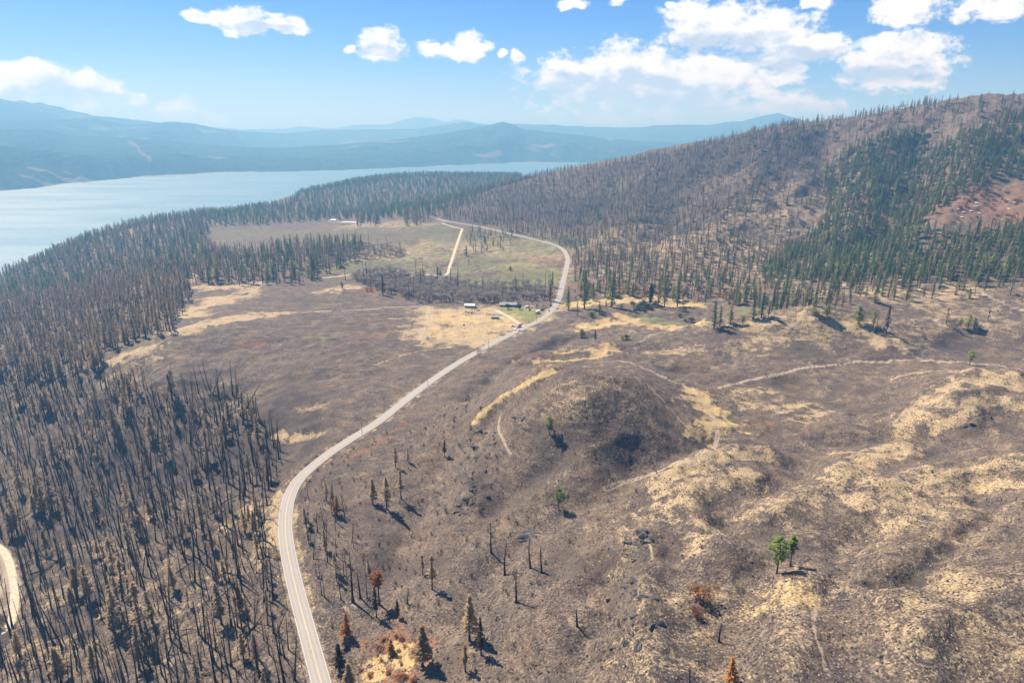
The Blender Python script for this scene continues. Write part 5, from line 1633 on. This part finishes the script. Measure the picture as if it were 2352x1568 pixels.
ROCKS = [rock_mesh(50 + k, M_ROCK, (0.6, 0.8, 0.5, 0.9)[k]) for k in range(4)]
PALE = [rock_mesh(60 + k, M_WHITEROCK, 0.5) for k in range(2)]
rs = random.Random(9)
for pts_, n_, sx, sy, s0, s1, lb in [
        ([(1478, 1232), (1470, 1275), (1490, 1310), (1465, 1340)], 26, 16, 14, 0.7, 2.0, 'dark jagged rock on the stony rib of the near slope'),
        ([(1450, 1390), (1485, 1430), (1440, 1475), (1470, 1370)], 24, 22, 14, 0.6, 1.7, 'dark boulder on the lower stony rib'),
        ([(1095, 1030), (1105, 1065), (1085, 1095), (1120, 1000)], 34, 13, 14, 0.6, 2.2, 'dark outcrop rock on the left flank of the knoll'),
        ([(1085, 1130), (1075, 1150), (1065, 1175)], 18, 12, 10, 0.6, 1.8, 'dark outcrop rock below the knoll flank'),
        ([(1216, 1228), (1225, 1220), (1205, 1240)], 8, 6, 4, 0.9, 2.1, 'black rock of the small overhanging ledge'),
        ([(2100, 1210 - 120), (2230, 960), (2260, 975)], 14, 24, 8, 0.6, 1.6, 'dark stone on the pale far spur'),
        ([(1205, 965), (1190, 960)], 6, 8, 5, 0.7, 1.6, 'dark rock near the top of the knoll'),
        ([(1835, 1208), (1845, 1212)], 4, 5, 3, 0.5, 1.1, 'grey stone of the small pile on the grass')]:
    for k in range(n_):
        c_ = rs.choice(pts_)
        x, y, z = foot(c_[0] + rs.gauss(0, sx), c_[1] + rs.gauss(0, sy))
        o = link(bpy.data.objects.new('rock', rs.choice(ROCKS)))
        s_ = rs.uniform(s0, s1)
        o.location = (x, y, z - 0.12 * s_)
        o.scale = (s_ * rs.uniform(.6, 1.9), s_ * rs.uniform(.5, 1.2), s_ * rs.uniform(.6, 1.3))
        o.rotation_euler = (rs.uniform(-.3, .3), rs.uniform(-.3, .3), rs.uniform(0, 6))
        tag(o, lb, 'rock', lb.split(' on ')[0] + 's')
for k in range(16):
    x, y, z = foot(rs.uniform(2200, 2345), rs.uniform(455, 505))
    o = link(bpy.data.objects.new('pale_rock', rs.choice(PALE)))
    o.location = (x, y, z)
    o.scale = (rs.uniform(2, 4), rs.uniform(1.5, 3), 1.4)
    o.rotation_euler = (0, 0, rs.uniform(0, 6))
    tag(o, 'pale rock slab on the reddish scrub slope of the hill', 'rock', 'pale slabs on the reddish slope')

# ------------------------------------------------------------------ fallen logs in the near burned forest
rs = random.Random(31)
for k in range(55):
    x, y, z = foot(rs.uniform(40, 600), rs.uniform(1000, 1540))
    a = rs.uniform(0, 3.14)
    L = rs.uniform(8, 18)
    p0_ = (x - math.cos(a) * L / 2, y - math.sin(a) * L / 2)
    p1_ = (x + math.cos(a) * L / 2, y + math.sin(a) * L / 2)
    z0_, z1_ = float(ground(*p0_)) + 0.25, float(ground(*p1_)) + 0.2
    g = Geo()
    ts = np.linspace(0, 1, 5)
    g.tube([(p0_[0] + (p1_[0] - p0_[0]) * t - x, p0_[1] + (p1_[1] - p0_[1]) * t - y, max(z0_ + (z1_ - z0_) * t, float(ground(p0_[0] + (p1_[0] - p0_[0]) * t, p0_[1] + (p1_[1] - p0_[1]) * t)) + 0.15) - z) for t in ts],
           [0.26 - 0.15 * t for t in ts], 6)
    o = link(bpy.data.objects.new('fallen_log', g.mesh('fallen_log', M_LOG if k % 3 == 0 else M_CHAR, True)))
    o.location = (x, y, z)
    tag(o, ('pale bleached' if k % 3 == 0 else 'black charred') + ' log fallen across the dense burned forest floor', 'log', 'fallen logs in the burned forest')

# ------------------------------------------------------------------ guardrails
def guardrail(a, b, off, label):
    seg = ROAD[a:b]
    d = np.gradient(seg[:, :2], axis=0)
    d /= np.linalg.norm(d, axis=1)[:, None]
    nrm = np.stack([d[:, 1], -d[:, 0]], -1)
    px_ = np.column_stack([seg[:, 0] + nrm[:, 0] * off, seg[:, 1] + nrm[:, 1] * off])
    zz = np.maximum(ground(px_[:, 0], px_[:, 1]), seg[:, 2] - 0.3)
    o0 = np.array((px_[0, 0], px_[0, 1], zz[0]))
    root = empty('guardrail', o0)
    tag(root, label, 'guardrail')
    g = Geo()
    prof = [(0.06, 0.48), (0.0, 0.54), (0.05, 0.62), (0.0, 0.70), (0.06, 0.78), (0.10, 0.78), (0.10, 0.48)]
    n_ = len(prof)
    for i in range(len(px_)):
        for (o_, h_) in prof:
            g.v.append(np.array((px_[i, 0] - nrm[i, 0] * o_, px_[i, 1] - nrm[i, 1] * o_, zz[i] + h_)) - o0)
    for i in range(len(px_) - 1):
        for j in range(n_):
            j2 = (j + 1) % n_
            g.f.append((i * n_ + j, i * n_ + j2, (i + 1) * n_ + j2, (i + 1) * n_ + j))
    link(bpy.data.objects.new('rail', g.mesh('rail', M_STEEL)), root)
    pg = Geo()
    pg.box(-0.16, 0.16, -0.16, 0.16, -0.4, 0.9)
    pm = pg.mesh('post', M_WOODPOST)
    for i in range(len(px_)):
        o = bpy.data.objects.new('post', pm)
        o.location = np.array((px_[i, 0] + nrm[i, 0] * 0.16 * np.sign(off), px_[i, 1] + nrm[i, 1] * 0.16 * np.sign(off), zz[i])) - o0
        o.rotation_euler = (0, 0, math.atan2(d[i, 1], d[i, 0]))
        link(o, root)


rp = to_pix(ROAD[:, 0], ROAD[:, 1], ROAD[:, 2])[1]
i0 = int(np.argmin(np.abs(rp[:160] - 1600)))
i1 = int(np.argmin(np.abs(rp[:160] - 1232)))
i2 = int(np.argmin(np.abs(rp[:160] - 1118)))
i3 = int(np.argmin(np.abs(rp[:220] - 985)))
guardrail(i0, i1, -5.0, 'weathered guardrail along the outer edge of the road below the bend')
guardrail(i2, i3, -4.6, 'dark guardrail along the outer edge of the road above the bend')

# ------------------------------------------------------------------ wire fence over the near slope
fp = pix_world([1890, 1965, 2025, 2097, 2160, 2245, 2352], [1253, 1239, 1219, 1196, 1171, 1151, 1152])
fl = smooth_line(fp, 5.5)
fz = ground(fl[:, 0], fl[:, 1])
o0 = np.array((fl[0, 0], fl[0, 1], fz[0]))
root = empty('wire_fence', o0)
tag(root, 'dark post-and-wire fence running over the dry grass slope', 'fence')
pg = Geo()
pg.box(-0.11, 0.11, -0.11, 0.11, -0.4, 1.45)
pm = pg.mesh('post', M_CHAR)
rs = random.Random(4)
for i in range(len(fl)):
    o = bpy.data.objects.new('post', pm)
    o.location = np.array((fl[i, 0], fl[i, 1], fz[i])) - o0
    o.rotation_euler = (rs.uniform(-.1, .1), rs.uniform(-.1, .1), rs.uniform(0, 3))
    o.scale = (1, 1, rs.uniform(.8, 1.2))
    link(o, root)
for h_ in (0.45, 0.8, 1.15):
    g = Geo()
    g.tube([np.array((fl[i, 0], fl[i, 1], fz[i] + h_)) - o0 for i in range(len(fl))], [0.02] * len(fl), 3)
    link(bpy.data.objects.new('wire', g.mesh('wire', M_STEEL)), root)


# ------------------------------------------------------------------ buildings
def part(root, name, g, mat, parent=None):
    o = bpy.data.objects.new(name, g.mesh(name, mat))
    return link(o, parent or root)


def building(name, label, px, py, L, Wd, H, roof_h, wall, roofm, rz, windows=3, door=True, chimney=False, over=0.4, open_front=False, shift=0.0):
    x, y, z = foot(px, py)
    z = min(float(ground(x + a_, y + b_)) for a_ in (-L / 2, 0, L / 2) for b_ in (-Wd / 2, 0, Wd / 2))
    root = empty(name, (x, y, z), rz)
    tag(root, label, 'building')
    g = Geo()
    if open_front:
        t = 0.2
        g.box(-L / 2, L / 2, Wd / 2 - t, Wd / 2, -0.5, H)
        g.box(-L / 2, -L / 2 + t, -Wd / 2, Wd / 2 - t, -0.5, H)
        g.box(L / 2 - t, L / 2, -Wd / 2, Wd / 2 - t, -0.5, H)
        w_ = part(root, 'wall', g, wall)
        for k in range(1, 4):
            pgx = Geo()
            pgx.box(-L / 2 + L * k / 4 - 0.1, -L / 2 + L * k / 4 + 0.1, -Wd / 2, -Wd / 2 + 0.2, -0.5, H)
            part(root, 'post', pgx, M_WOODPOST)
    else:
        # walls with gable ends
        out_ = [(-Wd / 2, -0.6), (Wd / 2, -0.6), (Wd / 2, H), (0, H + roof_h - 0.05), (-Wd / 2, H)]
        k = len(g.v)
        for xx in (-L / 2, L / 2):
            g.v += [np.array((xx, a_, b_), float) for (a_, b_) in out_]
        g.f += [tuple(range(4, -1, -1)), tuple(range(5, 10))] + [(i, (i + 1) % 5, 5 + (i + 1) % 5, 5 + i) for i in range(5)]
        w_ = part(root, 'wall', g, wall)
        for k in range(windows):
            xx = -L / 2 + L * (k + 0.75) / (windows + 0.6)
            wf = Geo()
            wf.box(xx - 0.75, xx + 0.75, -Wd / 2 - 0.06, -Wd / 2 - 0.01, 0.9, 2.2)
            fr = part(root, 'window', wf, M_WHITE)
            pn = Geo()
            pn.box(xx - 0.62, xx + 0.62, -Wd / 2 - 0.09, -Wd / 2 - 0.065, 1.0, 2.1)
            part(root, 'pane', pn, M_GLASS, fr)
        if door:
            dg = Geo()
            xx = L / 2 - L * 0.3 / (windows + 0.6) - 0.6
            dg.box(xx - 0.5, xx + 0.5, -Wd / 2 - 0.07, -Wd / 2 - 0.01, 0.05, 2.1)
            part(root, 'door', dg, M_WOODPOST)
    rf = Geo()
    t = 0.18
    for sgn in (-1, 1):
        a0_, a1_ = 0.0, sgn * (Wd / 2 + over)
        zt, zb = H + roof_h + 0.1, H - over * roof_h / (Wd / 2) + 0.1
        k = len(rf.v)
        for xx in (-L / 2 - over, L / 2 + over):
            rf.v += [np.array(p, float) for p in ((xx, a0_, zt), (xx, a1_, zb), (xx, a1_, zb - t), (xx, a0_, zt - t))]
        rf.f += [(k, k + 1, k + 2, k + 3), (k + 7, k + 6, k + 5, k + 4), (k, k + 4, k + 5, k + 1), (k + 1, k + 5, k + 6, k + 2), (k + 2, k + 6, k + 7, k + 3)]
    ro = part(root, 'roof', rf, roofm)
    if chimney:
        cg = Geo()
        cg.box(L * 0.18, L * 0.18 + 0.8, 0.3, 1.1, H + roof_h * 0.5, H + roof_h + 1.1)
        part(root, 'chimney', cg, M_WOODPOST, ro)
    return root


building('farmhouse', 'long low dark house with grey roof beside the green lawn', 1167, 703, 19, 8.5, 2.9, 2.0, M_WALLDARK, M_ROOFGREY, 0.06, 4, True, True)
building('metal_barn', 'barn with bright white metal roof at the dry paddock edge', 1080, 706, 11.5, 7.0, 3.4, 1.4, M_WALLTAN, M_ROOFWHITE, -0.15, 2, True)
building('loafing_shed', 'small open-fronted shed with pale roof in the dry paddock', 1137, 731, 7.5, 4.0, 2.1, 0.9, M_WALLDARK, M_ROOFGREY, -0.03, 0, False, open_front=True)
building('garden_shed', 'tiny white shed between house and junk heap', 1209, 707, 3.2, 3.0, 2.2, 0.9, M_WHITE, M_ROOFWHITE, 0.2, 1, True)
building('far_farmhouse', 'small pale house with white roof at the far forest edge', 766, 508, 13, 9, 3.2, 2.2, M_WALLTAN, M_ROOFWHITE, 0.1, 2, True)
building('long_shed', 'long white low shed at the far forest edge', 803, 512, 34, 9, 3.0, 1.2, M_WHITE, M_ROOFWHITE, 0.05, 5, False)


# ------------------------------------------------------------------ vehicles
def vehicle(label, px, py, rz, paint_m, kind='car'):
    x, y, z = foot(px, py)
    z = float(ground(x, y))
    root = empty('pickup_truck' if kind == 'pickup' else ('travel_trailer' if kind == 'trailer' else 'parked_car'), (x, y, z), rz)
    tag(root, label, {'pickup': 'truck', 'trailer': 'trailer'}.get(kind, 'car'))
    b = Geo()
    if kind == 'trailer':
        b.prism([(-3.2, 0.5), (3.2, 0.5), (3.3, 1.2), (3.0, 2.7), (-3.0, 2.8), (-3.3, 1.6)], -1.2, 1.2)
        body = part(root, 'body', b, paint_m)
        for xx in (-1.6, 1.4):
            w_ = Geo()
            w_.box(xx - 0.6, xx + 0.6, -1.225, -1.205, 1.4, 2.1)
            part(root, 'window', w_, M_GLASS)
        axles, L = (-0.5, 0.4), 3.2
    else:
        if kind == 'pickup':
            b.prism([(-2.7, 0.45), (2.7, 0.45), (2.75, 0.95), (1.3, 1.1), (0.2, 1.1), (-2.7, 1.1)], -0.95, 0.95)
            c_ = [(1.5, 1.1), (0.8, 1.75), (-0.5, 1.78), (-0.7, 1.1)]
        else:
            b.prism([(-2.2, 0.4), (2.2, 0.4), (2.25, 0.8), (1.2, 0.95), (-2.0, 1.0), (-2.25, 0.8)], -0.9, 0.9)
            c_ = [(1.2, 0.95), (0.5, 1.5), (-1.3, 1.52), (-1.9, 1.0)]
        body = part(root, 'body', b, paint_m)
        cb = Geo()
        cb.prism(c_, -0.8, 0.8)
        cab = part(root, 'cabin', cb, paint_m)
        gl = Geo()
        gl.prism([(c_[0][0] * 0.8, c_[0][1] + 0.1), (c_[1][0] * 0.8, c_[1][1] - 0.1), (c_[2][0] * 0.85, c_[2][1] - 0.1), (c_[3][0] * 0.85, c_[3][1] + 0.1)], -0.83, 0.83)
        part(root, 'side_glass', gl, M_GLASS, cab)
        for yy in (-0.6, 0.6):
            hl = Geo()
            hl.box(2.2 if kind == 'car' else 2.7, 2.3 if kind == 'car' else 2.8, yy - 0.15, yy + 0.15, 0.6, 0.78)
            part(root, 'headlight', hl, M_WHITE)
        axles = (-1.6, 1.6) if kind == 'pickup' else (-1.35, 1.35)
    for xx in axles:
        for yy in (-0.85, 0.85):
            w_ = Geo()
            n_ = 10
            w_.tube([(xx, yy - 0.12, 0.35), (xx, yy + 0.12, 0.35)], [0.36, 0.36], 10)
            wh = part(root, 'wheel', w_, M_TYRE)


vehicle('dark maroon car parked highest by the road edge', 1195, 747, 0.5, M_RED)
vehicle('maroon pickup parked below the maroon car', 1193, 752, 0.4, M_RED, 'pickup')
vehicle('white pickup parked beside the maroon pickup', 1186, 757, 0.5, M_WHITE, 'pickup')
vehicle('white car parked beside the white pickup near road', 1192, 760, 0.5, M_WHITE)
vehicle('white car parked alone on the dry grass', 1178, 749, 0.2, M_WHITE)
vehicle('white trailer parked at the corner of the lawn', 1235, 719, 0.9, M_WHITE, 'trailer')
vehicle('dark car parked behind the white trailer', 1246, 713, 0.4, M_GLASS)
vehicle('small white car at the burned farm ruin', 903, 624, 0.3, M_WHITE)
vehicle('white trailer standing at the burned ruin by the farm road', 985, 636, 0.2, M_WHITE, 'trailer')
vehicle('grey burned-out car at the ruin by the farm road', 973, 637, 1.2, M_STEEL)
# hay bales
for k, (px, py) in enumerate([(1070, 717), (1076, 719), (1083, 719), (1065, 747)]):
    x, y, z = foot(px, py)
    g = Geo()
    g.tube([(-0.8, 0, 0.85), (0.8, 0, 0.85)], [0.9, 0.9], 14)
    g.f.append(tuple(range(13, -1, -1)))
    o = link(bpy.data.objects.new('hay_bale', g.mesh('hay_bale', M_HAY, False)))
    o.location = (x, y, z)
    o.rotation_euler = (0, 0, k * 0.8)
    tag(o, 'round hay bale alone in the dry paddock' if k == 3 else 'round hay bale lying below the white-roofed barn', 'hay bale', None if k == 3 else 'hay bales by the barn')
# ruined walls of the burned farm
for k, (px, py, L) in enumerate([(915, 625, 9), (925, 622, 7), (935, 624, 10)]):
    x, y, z = foot(px, py)
    g = Geo()
    rs = random.Random(k)
    for j in range(int(L)):
        g.box(-L / 2 + j, -L / 2 + j + 1.02, -0.2, 0.2, -0.3, rs.uniform(0.5, 1.8))
        g.box(-L / 2 + j, -L / 2 + j + 1.02, 3.8, 4.2, -0.3, rs.uniform(0.3, 1.4))
    root = empty('ruined_building', (x, y, z), 0.3 * k)
    tag(root, ['pale ruined wall of the burned farm by the track', 'second low ruined wall of the burned farm', 'longest ruined wall of the burned farm'][k], 'ruin')
    part(root, 'wall', g, M_WALLTAN)
# utility poles beside the road
for k, (px, py) in enumerate([(1232, 741), (1122, 800), (983, 888), (832, 1000)]):
    x, y, z = foot(px, py)
    root = empty('utility_pole', (x, y, z), 0.7)
    tag(root, ['wooden utility pole at the driveway mouth', 'wooden utility pole by the road tree', 'wooden utility pole along the open road', 'wooden utility pole where guardrail ends'][k], 'pole')
    g = Geo()
    g.tube([(0, 0, -0.5), (0, 0, 9.5)], [0.15, 0.10], 7)
    part(root, 'pole', g, M_WOODPOST)
    g = Geo()
    g.box(-1.1, 1.1, -0.07, 0.07, 8.8, 8.95)
    part(root, 'crossarm', g, M_WOODPOST)

# yard clutter between the house and the road
rs = random.Random(12)
for k in range(12):
    px, py = rs.uniform(1214, 1262), rs.uniform(702, 716)
    x, y, z = foot(px, py)
    plant('shrub' if k % 3 else 'rustshrub', k % 3, (x, y, z), rs.uniform(0, 6), rs.uniform(0.6, 1.3), 1.1, ('green' if k % 3 else 'rusty') + ' bush in the cluttered yard between house and road', 'bushes in the cluttered yard')
for k, (px, py, m_) in enumerate([(1218, 709, M_WOODPOST), (1228, 707, M_STEEL), (1252, 709, M_WOODPOST), (1100, 713, M_WOODPOST)]):
    x, y, z = foot(px, py)
    root = empty('lumber_pile', (x, y, z), rs.uniform(0, 3))
    tag(root, ['stack of weathered boards beside the tiny white shed', 'stack of grey metal sheeting behind the lawn', 'stack of boards near the road bank', 'stack of boards beside the white-roofed barn'][k], 'lumber pile')
    for j in range(7):
        g = Geo()
        g.box(-1.8 + rs.uniform(-.2, .2), 1.8 + rs.uniform(-.2, .2), -0.62 + 0.42 * (j % 4) - (0.2 if j > 3 else 0) + (0.4 if j > 3 else 0), -0.24 + 0.42 * (j % 4) - (0.2 if j > 3 else 0) + (0.4 if j > 3 else 0), 0.30 * (j // 4), 0.30 * (j // 4) + 0.28)
        part(root, 'board', g, m_)

rs = random.Random(44)
for k in range(60):
    x, y, z = foot(rs.uniform(900, 2340), rs.uniform(1000, 1560))
    o = link(bpy.data.objects.new('rock', rs.choice(ROCKS)))
    s_ = rs.uniform(0.35, 0.9)
    o.location = (x, y, z - 0.05)
    o.scale = (s_ * rs.uniform(.8, 1.6), s_, s_ * rs.uniform(.5, 1.0))
    o.rotation_euler = (rs.uniform(-.3, .3), rs.uniform(-.3, .3), rs.uniform(0, 6))
    tag(o, 'small grey stone lying alone on the open burned slope', 'rock', 'stones on the open slope')

for k in range(46):
    x, y, z = foot(rs.uniform(2185, 2350), rs.uniform(435, 520))
    plant('rustshrub', k % 3, (x, y, z - 0.1), rs.uniform(0, 6), rs.uniform(1.2, 2.6), 1.2, 'reddish scrub bush on the open red slope of the big hill', 'red scrub on the big hill')
